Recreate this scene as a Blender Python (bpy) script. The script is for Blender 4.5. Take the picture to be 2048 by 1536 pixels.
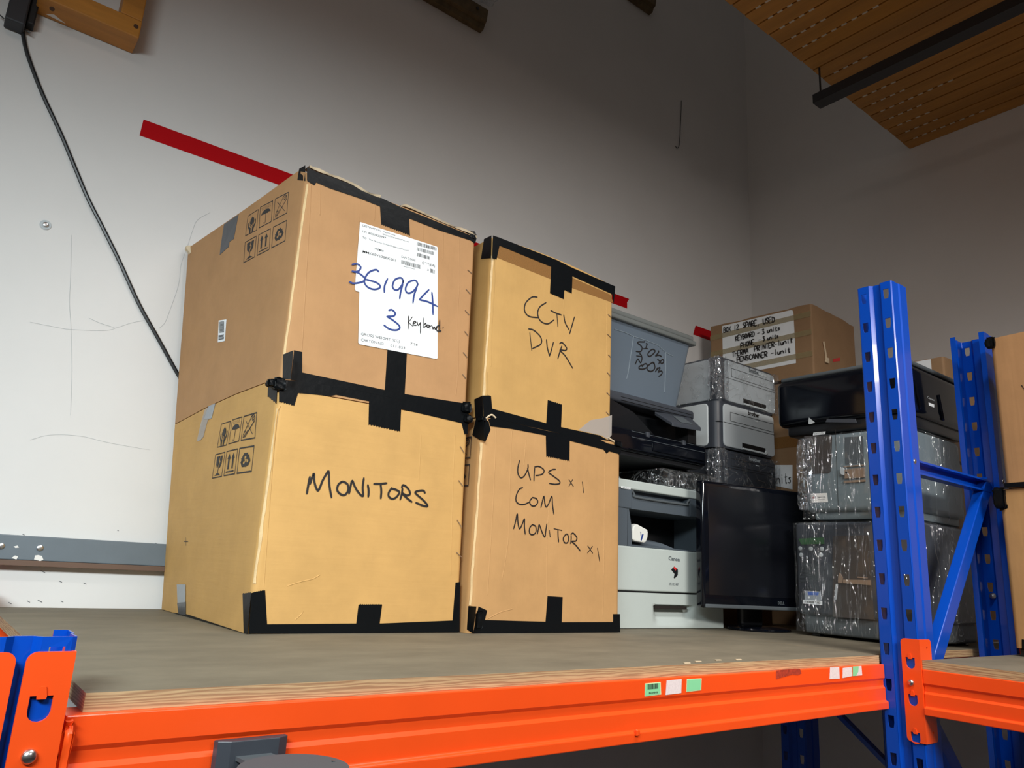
import bpy, bmesh, math, random
from mathutils import Vector, Matrix, noise
random.seed(7)
C = bpy.context.scene
COL = C.collection
for o in list(bpy.data.objects):
    bpy.data.objects.remove(o, do_unlink=True)

# ---------------------------------------------------------------- camera
FOC = 1492.69; CX, CY = 1024.0, 768.0; EYE = 0.139        # eye height above the shelf deck (z = 0)
def _n(v):
    v = Vector(v); v.normalize(); return v
AX = _n((3006-CX, 1251-CY, FOC))
AY = Vector((-175-CX, 1075-CY, FOC)); AY.normalize(); AY = AY - AX*AX.dot(AY); AY.normalize()
AZ = AX.cross(AY)
if AZ.y > 0: AZ = -AZ
cam_d = bpy.data.cameras.new('camera'); cam = bpy.data.objects.new('camera', cam_d); COL.objects.link(cam)
cam_d.sensor_width = 36; cam_d.lens = FOC/2048*36; cam_d.clip_start = 0.02; cam_d.clip_end = 60
right = Vector((AX.x, AY.x, AZ.x)); down = Vector((AX.y, AY.y, AZ.y)); fwd = Vector((AX.z, AY.z, AZ.z))
cam.matrix_world = Matrix(((right.x, -down.x, -fwd.x, 0), (right.y, -down.y, -fwd.y, 0), (right.z, -down.z, -fwd.z, EYE), (0, 0, 0, 1)))
C.camera = cam
C.view_settings.view_transform = 'Standard'; C.view_settings.look = 'None'
C.view_settings.exposure = 0.0; C.view_settings.gamma = 1; C.view_settings.use_curve_mapping = False

# ---------------------------------------------------------------- light
w = bpy.data.worlds.new('world'); C.world = w; w.use_nodes = True
w.node_tree.nodes['Background'].inputs[0].default_value = (1.0, 0.90, 0.84, 1)
w.node_tree.nodes['Background'].inputs[1].default_value = 0.08
def area(name, loc, target, sx, sy, power, col=(1, 1, 1), spread=180):
    l = bpy.data.lights.new(name, 'AREA'); l.shape = 'RECTANGLE'; l.size = sx; l.size_y = sy
    l.energy = power; l.color = col; l.spread = math.radians(spread)
    o = bpy.data.objects.new(name, l); COL.objects.link(o); o.location = loc
    d = Vector(target)-Vector(loc); o.rotation_euler = d.to_track_quat('-Z', 'Y').to_euler(); return o
area('overhead_light', (-0.15, 0.35, 1.90), (0.3, 0.9, 0.0), 1.2, 0.10, 2.6, (1.0, 0.78, 0.67))
area('overhead_light', (1.10, 0.30, 1.93), (1.25, 0.75, 0.0), 1.2, 0.12, 15, (0.98, 0.97, 0.95), 118)  # added broad soft light from above, fills the shadowed printer stack
area('side_tube', (-0.80, -0.10, 0.96), (0.35, 1.75, 0.10), 0.9, 0.22, 13, (0.86, 0.97, 1.0), 82)
area('aisle_tube', (0.95, -1.3, 1.30), (1.75, 0.9, 0.15), 1.1, 0.2, 12, (1.0, 0.94, 0.88), 78)

# ---------------------------------------------------------------- pixel <-> world on known planes (all real geometry)
def ray(u, v):
    d = Vector((u-CX, v-CY, FOC)); return Vector((d.dot(AX), d.dot(AY), d.dot(AZ)))
def on(plane, u, v, off=0.0):
    if plane[0] == 's':                       # left side of the stacked cartons, splayed outwards towards the wall
        x = .514
        for _ in range(25):
            p = on(('x', x), u, v); x = .5*x+.5*(.514-.085*p.z*(p.y-1.428)/.61)
        p.x -= off; return p
    ax, val = plane; r = ray(u, v)
    k = {'x': 0, 'y': 1, 'z': 2}[ax]; e = (0, 0, EYE)[k]
    vv = val - off if k < 2 else val + off
    p = r*((vv-e)/r[k]); p.z += EYE; return p

# ---------------------------------------------------------------- materials
def mat(name, col, rough=0.6, metal=0.0, spec=0.5, bump=0.0, bscale=80, var=0.0, vscale=6, stretch=None, coat=0.0):
    m = bpy.data.materials.new(name); m.use_nodes = True; nt = m.node_tree; b = nt.nodes['Principled BSDF']
    b.inputs['Base Color'].default_value = (*col, 1); b.inputs['Roughness'].default_value = rough
    b.inputs['Metallic'].default_value = metal; b.inputs['Specular IOR Level'].default_value = spec
    b.inputs['Coat Weight'].default_value = coat
    tc = nt.nodes.new('ShaderNodeTexCoord'); mp = nt.nodes.new('ShaderNodeMapping')
    nt.links.new(tc.outputs['Object'], mp.inputs[0])
    if stretch: mp.inputs['Scale'].default_value = stretch
    if var > 0:
        n = nt.nodes.new('ShaderNodeTexNoise'); n.inputs['Scale'].default_value = vscale; n.inputs['Detail'].default_value = 8
        n.inputs['Roughness'].default_value = 0.65
        nt.links.new(mp.outputs[0], n.inputs['Vector'])
        r = nt.nodes.new('ShaderNodeMapRange'); r.inputs['From Min'].default_value = .3; r.inputs['From Max'].default_value = .7
        r.inputs['To Min'].default_value = 1-var; r.inputs['To Max'].default_value = 1+var
        nt.links.new(n.outputs['Fac'], r.inputs['Value'])
        mx = nt.nodes.new('ShaderNodeVectorMath'); mx.operation = 'SCALE'; mx.inputs[0].default_value = col
        nt.links.new(r.outputs[0], mx.inputs['Scale']); nt.links.new(mx.outputs[0], b.inputs['Base Color'])
    if bump > 0:
        n2 = nt.nodes.new('ShaderNodeTexNoise'); n2.inputs['Scale'].default_value = bscale; n2.inputs['Detail'].default_value = 5
        nt.links.new(mp.outputs[0], n2.inputs['Vector'])
        bp = nt.nodes.new('ShaderNodeBump'); bp.inputs['Strength'].default_value = bump; bp.inputs['Distance'].default_value = 0.002
        nt.links.new(n2.outputs['Fac'], bp.inputs['Height']); nt.links.new(bp.outputs[0], b.inputs['Normal'])
    return m
def card(name, col, vertical=True):
    m = mat(name, col, 0.66, spec=0.18, var=0.075, vscale=11)
    nt = m.node_tree; b = nt.nodes['Principled BSDF']
    tc = nt.nodes.new('ShaderNodeTexCoord'); mp = nt.nodes.new('ShaderNodeMapping')
    mp.inputs['Scale'].default_value = (1, 1, 0.06) if vertical else (0.06, 0.06, 1)
    nt.links.new(tc.outputs['Object'], mp.inputs[0])
    n = nt.nodes.new('ShaderNodeTexNoise'); n.inputs['Scale'].default_value = 90; n.inputs['Detail'].default_value = 4
    nt.links.new(mp.outputs[0], n.inputs['Vector'])
    n3 = nt.nodes.new('ShaderNodeTexNoise'); n3.inputs['Scale'].default_value = 9; n3.inputs['Detail'].default_value = 2
    nt.links.new(tc.outputs['Object'], n3.inputs['Vector'])
    ad = nt.nodes.new('ShaderNodeMath'); ad.operation = 'MULTIPLY_ADD'; ad.inputs[1].default_value = 3.5
    nt.links.new(n3.outputs['Fac'], ad.inputs[0]); nt.links.new(n.outputs['Fac'], ad.inputs[2])
    bp = nt.nodes.new('ShaderNodeBump'); bp.inputs['Strength'].default_value = 0.35; bp.inputs['Distance'].default_value = 0.0012
    nt.links.new(ad.outputs[0], bp.inputs['Height']); nt.links.new(bp.outputs[0], b.inputs['Normal'])
    return m
def film(name, amount=0.25, scale=18, stretch=(1, 1, 1), strength=1.0, tint=(.9, .93, .97), df_=.12, ridge=.42, thin=.06):
    m = bpy.data.materials.new(name); m.use_nodes = True; nt = m.node_tree; nt.nodes.clear()
    out = nt.nodes.new('ShaderNodeOutputMaterial'); tr = nt.nodes.new('ShaderNodeBsdfTransparent'); tr.inputs[0].default_value = (.94, .95, .96, 1)
    gl = nt.nodes.new('ShaderNodeBsdfGlossy'); gl.inputs[0].default_value = (*tint, 1); gl.inputs['Roughness'].default_value = .09
    df = nt.nodes.new('ShaderNodeBsdfDiffuse'); df.inputs[0].default_value = (.75, .78, .8, 1)
    tc = nt.nodes.new('ShaderNodeTexCoord'); mp = nt.nodes.new('ShaderNodeMapping'); mp.inputs['Scale'].default_value = stretch
    nt.links.new(tc.outputs['Object'], mp.inputs[0])
    n = nt.nodes.new('ShaderNodeTexNoise'); n.inputs['Scale'].default_value = scale; n.inputs['Detail'].default_value = 3; n.inputs['Distortion'].default_value = 1.2
    nt.links.new(mp.outputs[0], n.inputs['Vector'])
    # narrow ridges of the noise = stretched creases
    s = nt.nodes.new('ShaderNodeMath'); s.operation = 'SUBTRACT'; s.inputs[1].default_value = .5; nt.links.new(n.outputs['Fac'], s.inputs[0])
    a = nt.nodes.new('ShaderNodeMath'); a.operation = 'ABSOLUTE'; nt.links.new(s.outputs[0], a.inputs[0])
    r = nt.nodes.new('ShaderNodeMapRange'); r.inputs['From Min'].default_value = 0; r.inputs['From Max'].default_value = thin
    r.inputs['To Min'].default_value = 1; r.inputs['To Max'].default_value = 0; nt.links.new(a.outputs[0], r.inputs['Value'])
    bp = nt.nodes.new('ShaderNodeBump'); bp.inputs['Strength'].default_value = strength; bp.inputs['Distance'].default_value = .01
    nt.links.new(r.outputs[0], bp.inputs['Height']); nt.links.new(bp.outputs[0], gl.inputs['Normal'])
    f = nt.nodes.new('ShaderNodeMath'); f.operation = 'MULTIPLY_ADD'; f.inputs[1].default_value = ridge; f.inputs[2].default_value = amount
    nt.links.new(r.outputs[0], f.inputs[0])
    m0 = nt.nodes.new('ShaderNodeMixShader'); m0.inputs[0].default_value = df_
    nt.links.new(gl.outputs[0], m0.inputs[1]); nt.links.new(df.outputs[0], m0.inputs[2])
    mx = nt.nodes.new('ShaderNodeMixShader'); nt.links.new(f.outputs[0], mx.inputs[0])
    nt.links.new(tr.outputs[0], mx.inputs[1]); nt.links.new(m0.outputs[0], mx.inputs[2]); nt.links.new(mx.outputs[0], out.inputs[0])
    return m
def see_through(name, col, opac, rough=.3):
    m = mat(name, col, rough); nt = m.node_tree; b = nt.nodes['Principled BSDF']; b.inputs['Alpha'].default_value = opac; return m
M = {}
M['card_a'] = card('cardboard_tan', (.44, .245, .112)); M['card_b'] = card('cardboard_gold', (.55, .325, .115), False)
M['card_c'] = card('cardboard_honey', (.50, .30, .105)); M['card_d'] = card('cardboard_brown', (.48, .275, .115))
M['card_old'] = card('cardboard_old', (.30, .185, .10), False); M['card_edge'] = mat('torn_card_edge', (.62, .5, .34), .9)
M['tape'] = mat('black_tape', (.004, .005, .006), .34, spec=.14, bump=.35, bscale=35)
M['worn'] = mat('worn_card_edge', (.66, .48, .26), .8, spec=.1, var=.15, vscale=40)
M['tape_g'] = mat('black_tape_sheen', (.05, .055, .065), .3, bump=.3, bscale=40)  # grey reflection on glossy black tape put into its base colour
M['tape_grey'] = mat('silver_tape', (.30, .32, .34), .35, bump=.3, bscale=60)
M['tape_brown'] = see_through('brown_tape', (.30, .15, .05), .75, .25)
M['tape_tan'] = see_through('tan_tape', (.42, .34, .17), .38, .3)
_bt = M['tape_brown'].node_tree
_n = _bt.nodes.new('ShaderNodeTexNoise'); _n.inputs['Scale'].default_value = 130; _n.inputs['Detail'].default_value = 2
_r = _bt.nodes.new('ShaderNodeMapRange'); _r.inputs['From Min'].default_value = .35; _r.inputs['From Max'].default_value = .65; _r.inputs['To Min'].default_value = .55; _r.inputs['To Max'].default_value = .95
_bt.links.new(_n.outputs['Fac'], _r.inputs['Value']); _bt.links.new(_r.outputs[0], _bt.nodes['Principled BSDF'].inputs['Alpha'])
M['tape_clear'] = see_through('clear_tape', (.50, .46, .42), .5, .3)
M['paper'] = mat('label_paper', (.82, .86, .88), .45, var=.03, vscale=30, stretch=(1, 1, .12)); M['paper_dull'] = mat('paper_dull', (.78, .76, .72), .7)
M['ink'] = mat('black_ink', (.012, .010, .010), .5); M['ink_blue'] = mat('blue_ink', (.01, .04, .22), .5)
M['ink_print'] = mat('printed_ink', (.03, .028, .027), .7); M['ink_grey'] = mat('thin_print', (.10, .12, .13), .7)
M['blue'] = mat('blue_enamel', (.001, .062, .46), .25, spec=.33, coat=.15, bump=.06, bscale=12)
M['orange'] = mat('orange_enamel', (.93, .085, .010), .33, spec=.4, coat=.15, bump=.05, bscale=9, var=.05, vscale=4)
M['steel'] = mat('zinc_steel', (.62, .62, .62), .28, 1.0); M['white_pl'] = mat('white_plastic', (.72, .74, .70), .4)
M['wall'] = mat('painted_plaster', (.70, .69, .675), .75, spec=.25, bump=.35, bscale=14, var=.025, vscale=3)
M['crack'] = mat('hairline_crack', (.46, .47, .475), .9); M['mark'] = mat('wall_scuff', (.12, .12, .13), .9)
M['red'] = mat('red_tape', (.46, .002, .006), .6, spec=.12)
M['timber_old'] = mat('weathered_timber', (.12, .085, .04), .7, var=.35, vscale=30)
M['timber'] = mat('stained_timber', (.46, .19, .028), .5, var=.3, vscale=5, stretch=(.5, 3, 3)); M['dark_metal'] = mat('dark_metal', (.035, .037, .043), .5, .3)
M['knot'] = mat('timber_knot', (.06, .025, .01), .7)
M['ceil'] = mat('stained_boards', (.44, .20, .035), .5, var=.3, vscale=3, stretch=(4, .4, 4)); M['gap'] = mat('dark_gap', (.01, .007, .005), .9)
M['dash'] = mat('slot_glint', (.62, .55, .45), .8); M['floor'] = mat('concrete_floor', (.22, .21, .2), .8, var=.15)
M['grey_steel'] = mat('grey_paint_steel', (.135, .165, .19), .42, var=.08, vscale=9); M['brown_wood'] = mat('brown_lip', (.13, .075, .05), .6)
M['canon_w'] = mat('offwhite_plastic', (.47, .53, .51), .42, var=.03, vscale=8, bump=.06, bscale=300); M['canon_g'] = mat('slate_plastic', (.075, .095, .115), .5, bump=.1, bscale=400)
M['black'] = mat('black_plastic', (.010, .011, .013), .35, bump=.05, bscale=200); M['gloss'] = mat('gloss_black', (.003, .004, .007), .09, spec=.38)
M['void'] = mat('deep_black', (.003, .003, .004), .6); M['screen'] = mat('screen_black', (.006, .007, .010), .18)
M['silver'] = mat('silver_plastic', (.46, .50, .52), .42, bump=.05, bscale=300); M['silver_l'] = mat('pale_silver', (.60, .65, .66), .38)
M['charcoal'] = mat('charcoal_plastic', (.045, .052, .065), .42); M['graph'] = mat('graphite_plastic', (.085, .10, .11), .62, spec=.25)
M['lp_grey'] = mat('blue_grey_plastic', (.17, .215, .235), .45); M['mocha'] = mat('tinted_window', (.055, .048, .045), .3)
M['green'] = mat('green_display', (.05, .14, .06), .4); M['copper'] = mat('copper_bar', (.42, .31, .23), .35, .6)
M['stk_green'] = mat('green_sticker', (.25, .70, .36), .6); M['stk_pink'] = mat('pale_sticker', (.80, .70, .70), .7, var=.1, vscale=300); M['stk_rim'] = mat('sticker_rim', (.75, .8, .45), .6)
M['rust'] = mat('rusty_residue', (.40, .035, .01), .8, var=.4, vscale=200); M['redglow'] = mat('red_reflection', (.42, .03, .05), .4)  # redglow: reddish reflection beside the post held as a colour, unused
M['label_blue'] = mat('label_blue', (.08, .16, .5), .5); M['label_grey'] = mat('label_grey', (.32, .36, .4), .5); M['dotred'] = mat('label_red', (.6, .03, .03), .5)
M['film'] = film('stretch_film', .05, 16, (1, 1, 1), ridge=.30, thin=.03); M['film_v'] = film('stretch_film_lines', .05, 24, (1, 1.9, .22), df_=.25, ridge=.30, thin=.022, strength=.6)
M['film_h'] = film('stretch_film_hatch', .05, 34, (1, .5, 1.6), df_=.3, ridge=.22, thin=.02, strength=.5); M['film_c'] = film('crumpled_film', .16, 30, (1, 1, .7), 1.0)
M['ply'] = None
def ply_mat():
    m = mat('plywood_edge', (.50, .33, .17), .75, bump=.5, bscale=120, stretch=(.15, .15, 1)); nt = m.node_tree; b = nt.nodes['Principled BSDF']
    tc = nt.nodes.new('ShaderNodeTexCoord'); sp = nt.nodes.new('ShaderNodeSeparateXYZ'); nt.links.new(tc.outputs['Object'], sp.inputs[0])
    ns = nt.nodes.new('ShaderNodeTexNoise'); ns.inputs['Scale'].default_value = 6; ns.inputs['Detail'].default_value = 6
    mp = nt.nodes.new('ShaderNodeMapping'); mp.inputs['Scale'].default_value = (1, 1, 20); nt.links.new(tc.outputs['Object'], mp.inputs[0]); nt.links.new(mp.outputs[0], ns.inputs['Vector'])
    ma = nt.nodes.new('ShaderNodeMath'); ma.operation = 'MULTIPLY_ADD'; ma.inputs[1].default_value = .015; nt.links.new(ns.outputs['Fac'], ma.inputs[0]); nt.links.new(sp.outputs['Z'], ma.inputs[2])
    sn = nt.nodes.new('ShaderNodeMath'); sn.operation = 'MULTIPLY'; sn.inputs[1].default_value = 1700; nt.links.new(ma.outputs[0], sn.inputs[0])
    s2 = nt.nodes.new('ShaderNodeMath'); s2.operation = 'SINE'; nt.links.new(sn.outputs[0], s2.inputs[0])
    cr = nt.nodes.new('ShaderNodeValToRGB'); cr.color_ramp.elements[0].color = (.33, .19, .095, 1); cr.color_ramp.elements[1].color = (.53, .37, .195, 1)
    mr = nt.nodes.new('ShaderNodeMapRange'); mr.inputs['From Min'].default_value = -1; nt.links.new(s2.outputs[0], mr.inputs['Value'])
    nt.links.new(mr.outputs[0], cr.inputs[0]); nt.links.new(cr.outputs[0], b.inputs['Base Color']); return m
M['ply'] = ply_mat()
def deck_mat():
    m = mat('worn_film_faced_board', (.18, .157, .112), .7, spec=.3, var=.2, vscale=6, stretch=(.8, 1.5, 1), bump=.15, bscale=120); return m
M['deck'] = deck_mat()

# ---------------------------------------------------------------- mesh builder
class MB:
    def __init__(s): s.v = []; s.f = []; s.m = []
    def add(s, vs, fs, mi=0):
        b = len(s.v); s.v += [Vector(p) for p in vs]; s.f += [[b+i for i in f] for f in fs]; s.m += [mi]*len(fs)
    def box(s, x0, y0, z0, x1, y1, z1, mi=0):
        s.add([(x0,y0,z0),(x1,y0,z0),(x1,y1,z0),(x0,y1,z0),(x0,y0,z1),(x1,y0,z1),(x1,y1,z1),(x0,y1,z1)],
              [(0,3,2,1),(4,5,6,7),(0,1,5,4),(1,2,6,5),(2,3,7,6),(3,0,4,7)], mi)
    def rbox(s, x0, y0, z0, x1, y1, z1, r=.005, seg=3, mi=0, vert_only=False):
        bm = bmesh.new(); bmesh.ops.create_cube(bm, size=1)
        for v in bm.verts:
            v.co = Vector(((x0+x1)/2+v.co.x*(x1-x0), (y0+y1)/2+v.co.y*(y1-y0), (z0+z1)/2+v.co.z*(z1-z0)))
        es = [e for e in bm.edges if (not vert_only) or abs(e.verts[0].co.z-e.verts[1].co.z) > 1e-6]
        bmesh.ops.bevel(bm, geom=es, offset=min(r, .49*min(x1-x0, y1-y0, (z1-z0) if not vert_only else 9)), segments=seg, profile=.5, affect='EDGES')
        bm.verts.index_update(); s.add([v.co.copy() for v in bm.verts], [[v.index for v in f.verts] for f in bm.faces], mi); bm.free()
    def prism(s, poly, d, mi=0):                       # poly: world points (planar), extruded by vector d
        n = len(poly); d = Vector(d); p = [Vector(q) for q in poly]
        s.add(p+[q+d for q in p], [list(range(n)), [2*n-1-i for i in range(n)]]+[(i, n+i, n+(i+1) % n, (i+1) % n) for i in range(n)], mi)
    def tube(s, pts, r, n=8, mi=0, cap=True):
        pts = [Vector(p) for p in pts]; rings = []; up = None
        for i, p in enumerate(pts):
            t = (pts[min(i+1, len(pts)-1)]-pts[max(i-1, 0)]).normalized()
            if up is None: up = t.orthogonal().normalized()
            up = (up-t*up.dot(t)).normalized(); sd = t.cross(up)
            rr = r[i] if isinstance(r, (list, tuple)) else r
            rings.append([p+(up*math.cos(a)+sd*math.sin(a))*rr for a in [2*math.pi*k/n for k in range(n)]])
        vs = [q for R in rings for q in R]; fs = []
        for i in range(len(pts)-1):
            for k in range(n): fs.append((i*n+k, i*n+(k+1) % n, (i+1)*n+(k+1) % n, (i+1)*n+k))
        if cap: fs.append(tuple(range(n-1, -1, -1))); fs.append(tuple(range((len(pts)-1)*n, len(pts)*n)))
        s.add(vs, fs, mi)
    def disc(s, c, nrm, r, depth, n=24, mi=0, dome=0.0):
        c = Vector(c); nrm = Vector(nrm).normalized(); u = nrm.orthogonal().normalized(); w_ = nrm.cross(u)
        prof = [(r, 0), (r, depth)]+([(r*math.cos(a), depth+dome*math.sin(a)) for a in (.4, .8, 1.2, 1.5)] if dome else [(r*.9, depth)])
        vs = []; fs = []
        for (rr, h) in prof:
            for k in range(n):
                a = 2*math.pi*k/n; vs.append(c+nrm*h+(u*math.cos(a)+w_*math.sin(a))*rr)
        for i in range(len(prof)-1):
            for k in range(n): fs.append((i*n+k, i*n+(k+1) % n, (i+1)*n+(k+1) % n, (i+1)*n+k))
        fs.append(tuple(range((len(prof)-1)*n, len(prof)*n))); fs.append(tuple(range(n-1, -1, -1))); s.add(vs, fs, mi)
    def ribbon(s, pts, wd, nrm, mi=0):
        nrm = Vector(nrm).normalized(); pts = [Vector(p) for p in pts]; L = []; n = len(pts)
        for i, p in enumerate(pts):
            t = (pts[min(i+1, n-1)]-pts[max(i-1, 0)])
            if t.length < 1e-9: t = Vector((1, 0, 0))
            t.normalize(); sd = t.cross(nrm).normalized(); k = .62 if i in (0, n-1) else 1.0
            e = t*(wd*.25 if i == n-1 else (-wd*.25 if i == 0 else 0))
            L += [p+e+sd*wd*.5*k, p+e-sd*wd*.5*k]
        s.add(L, [(2*i, 2*i+1, 2*i+3, 2*i+2) for i in range(n-1)], mi)
def build(name, mb, mats, parent=None, smooth=False, recalc=True, solid=0, bevel=0):
    me = bpy.data.meshes.new(name); off = Vector((0, 0, 0))
    if parent is not None and not parent.get('_local'): off = ROOT.get(parent.name, Vector((0, 0, 0)))
    me.from_pydata([tuple(v-off) for v in mb.v], [], mb.f)
    if not isinstance(mats, (list, tuple)): mats = [mats]
    for m in mats: me.materials.append(M[m] if isinstance(m, str) else m)
    for p, i in zip(me.polygons, mb.m): p.material_index = i; p.use_smooth = smooth
    if recalc:
        bm = bmesh.new(); bm.from_mesh(me); bmesh.ops.recalc_face_normals(bm, faces=bm.faces); bm.to_mesh(me); bm.free()
    o = bpy.data.objects.new(name, me); COL.objects.link(o)
    if parent is not None: o.parent = parent
    if smooth:
        try:
            me.set_sharp_from_angle(angle=math.radians(40))
        except Exception: pass
    if solid:
        md = o.modifiers.new('solid', 'SOLIDIFY'); md.thickness = solid; md.offset = 0
    if bevel:
        md = o.modifiers.new('bevel', 'BEVEL'); md.width = bevel; md.segments = 2; md.limit_method = 'ANGLE'; md.angle_limit = math.radians(50)
    if parent is not None and parent.type == 'MESH' : ROOT[o.name] = ROOT.get(parent.name, Vector((0, 0, 0)))
    else: ROOT[o.name] = off if parent is not None else Vector((0, 0, 0))
    return o
ROOT = {}
def thing(name, label, cat, loc=(0, 0, 0), rot=0, group=None):
    o = bpy.data.objects.new(name, None); COL.objects.link(o); o.empty_display_size = .05
    o.location = loc; o.rotation_euler = (0, 0, rot); o['label'] = label; o['category'] = cat
    if group: o['group'] = group
    ROOT[o.name] = Vector(loc) if rot == 0 else Vector((0, 0, 0)); return o
def tag(o, label, cat, group=None, kind=None):
    o['label'] = label; o['category'] = cat
    if group: o['group'] = group
    if kind: o['kind'] = kind
    return o
def struct(name, mb, mats, **k):
    o = build(name, mb, mats, **k); o['kind'] = 'structure'; return o
def smooth_pts(pts, k=5):
    if len(pts) < 3: return [Vector(p) for p in pts]
    P = [Vector(p) for p in pts]; P = [P[0]*2-P[1]]+P+[P[-1]*2-P[-2]]; out = []
    for i in range(1, len(P)-2):
        a, b, c, d = P[i-1:i+3]
        for j in range(k):
            t = j/k; out.append(.5*((2*b)+(c-a)*t+(2*a-5*b+4*c-d)*t*t+(3*b-a-3*c+d)*t**3))
    out.append(P[-2]); return out
FBY = .862
NRM = {'s': (-.997, -.07, -.03), 'x': (-1, 0, 0), 'y': (0, -1, 0), 'z': (0, 0, 1)}
def ink(mb, plane, strokes, wd, org=(0, 0), sc=1.0, off=.0009, mi=0, k=5):      # strokes traced on the surface
    for i, st in enumerate(strokes):
        pts = [on(plane, org[0]+p[0]/sc, org[1]+p[1]/sc, off+i*2e-5) for p in st]
        mb.ribbon(smooth_pts(pts, k), wd, NRM[plane[0]], mi)
def patch(mb, plane, poly, org=(0, 0), sc=1.0, off=.0003, th=.0006, mi=0):
    p = [on(plane, org[0]+q[0]/sc, org[1]+q[1]/sc, off) for q in poly]
    for q in p:
        if -.012 < q.z < .0008 and plane[0] in 'ys' and plane[1] != FBY: q.z = .0008
    mb.prism(p, Vector(NRM[plane[0]])*th, mi)
def teeth(a, b, n=9, amp=2.2):                                                     # torn tape edge between two pixel points
    out = []
    dx, dy = b[0]-a[0], b[1]-a[1]; L = math.hypot(dx, dy); nx, ny = -dy/L, dx/L
    for i in range(n*2+1):
        t = i/(n*2); s = amp*(1 if i % 2 else 0)*(.7+.6*random.random()); out.append((a[0]+dx*t+nx*s, a[1]+dy*t+ny*s))
    return out
def text(mb, s, O, U, V, width, height, off=.0007, mi=0, bold=0.0):
    cu = bpy.data.curves.new('t', 'FONT'); cu.body = s; cu.size = 1; cu.offset = bold; cu.resolution_u = 2
    ob = bpy.data.objects.new('t', cu); COL.objects.link(ob); dg = bpy.context.evaluated_depsgraph_get(); dg.update()
    me = bpy.data.meshes.new_from_object(ob.evaluated_get(dg))
    xs = [v.co.x for v in me.vertices]; O = Vector(O); U = Vector(U).normalized(); V = Vector(V).normalized(); N = U.cross(V)
    if not xs: return
    x0, x1 = min(xs), max(xs); cap = .70
    vs = [O+U*((v.co.x-x0)/(x1-x0)*width)+V*(v.co.y/cap*height)+N*off for v in me.vertices]
    mb.add(vs, [list(p.vertices) for p in me.polygons], mi)
    bpy.data.objects.remove(ob); bpy.data.curves.remove(cu); bpy.data.meshes.remove(me)
def ptext(mb, s, plane, a, b, hpx, org=(0, 0), sc=1.0, off=.0007, mi=0, bold=0.0):     # baseline from a to b on the surface
    A = on(plane, org[0]+a[0]/sc, org[1]+a[1]/sc); B = on(plane, org[0]+b[0]/sc, org[1]+b[1]/sc)
    T = on(plane, org[0]+a[0]/sc, org[1]+(a[1]-hpx)/sc); text(mb, s, A, B-A, (0, 0, 1), (B-A).length, abs(T.z-A.z), off, mi, bold)
def curve_plate(splines, th, frame):        # 2D outline with holes -> MB ; frame = (O, U, V, N)
    cu = bpy.data.curves.new('p', 'CURVE'); cu.dimensions = '2D'; cu.fill_mode = 'BOTH'; cu.extrude = th/2
    for sp in splines:
        s = cu.splines.new('POLY'); s.points.add(len(sp)-1); s.use_cyclic_u = True
        for i, q in enumerate(sp): s.points[i].co = (q[0]*10, q[1]*10, 0, 1)
    cu.extrude = th*5
    ob = bpy.data.objects.new('p', cu); COL.objects.link(ob); dg = bpy.context.evaluated_depsgraph_get(); dg.update()
    me = bpy.data.meshes.new_from_object(ob.evaluated_get(dg)); O, U, V, N = [Vector(q) for q in frame]
    mb = MB(); mb.add([O+U*v.co.x/10+V*v.co.y/10+N*(v.co.z/10+th/2) for v in me.vertices], [list(p.vertices) for p in me.polygons])
    bpy.data.objects.remove(ob); bpy.data.curves.remove(cu); bpy.data.meshes.remove(me); return mb
def rrect(w_, h_, r, corners=(1, 1, 1, 1), n=5):
    pts = []
    for (cx, cy, a0, k) in ((w_, h_, 0, 2), (0, h_, 90, 3), (0, 0, 180, 0), (w_, 0, 270, 1)):
        if corners[k]:
            ox = cx-r if cx > 0 else r; oy = cy-r if cy > 0 else r
            for i in range(n+1):
                a = math.radians(a0+90*i/n); pts.append((ox+r*math.cos(a), oy+r*math.sin(a)))
        else: pts.append((cx, cy))
    return pts
def crumple(mb, x0, y0, z0, x1, y1, z1, amp=.006, n=14, freq=14, mi=0, skip_bottom=False, seed=0):   # wrinkled film shell
    bm = bmesh.new(); bmesh.ops.create_cube(bm, size=1); bmesh.ops.subdivide_edges(bm, edges=bm.edges, cuts=n, use_grid_fill=True)
    for v in bm.verts:
        d = v.co.copy(); c = Vector(((x0+x1)/2+d.x*(x1-x0), (y0+y1)/2+d.y*(y1-y0), (z0+z1)/2+d.z*(z1-z0)))
        q = noise.noise((c+Vector((seed, 0, 0)))*freq)+.6*noise.noise((c+Vector((seed, 5, 0)))*freq*2.7)
        nn = Vector([(1 if k > .499 else -1 if k < -.499 else 0) for k in d]).normalized()
        if sum(1 for k in d if abs(k) > .499) > 1: c -= nn*.006
        v.co = c+nn*(abs(q)*amp)
        if d.z < -.499: v.co.z = z0
    bm.verts.index_update(); mb.add([v.co.copy() for v in bm.verts], [[v.index for v in f.verts] for f in bm.faces if not (skip_bottom and all(v.co.z < z0+1e-4 for v in f.verts))], mi); bm.free()
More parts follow.
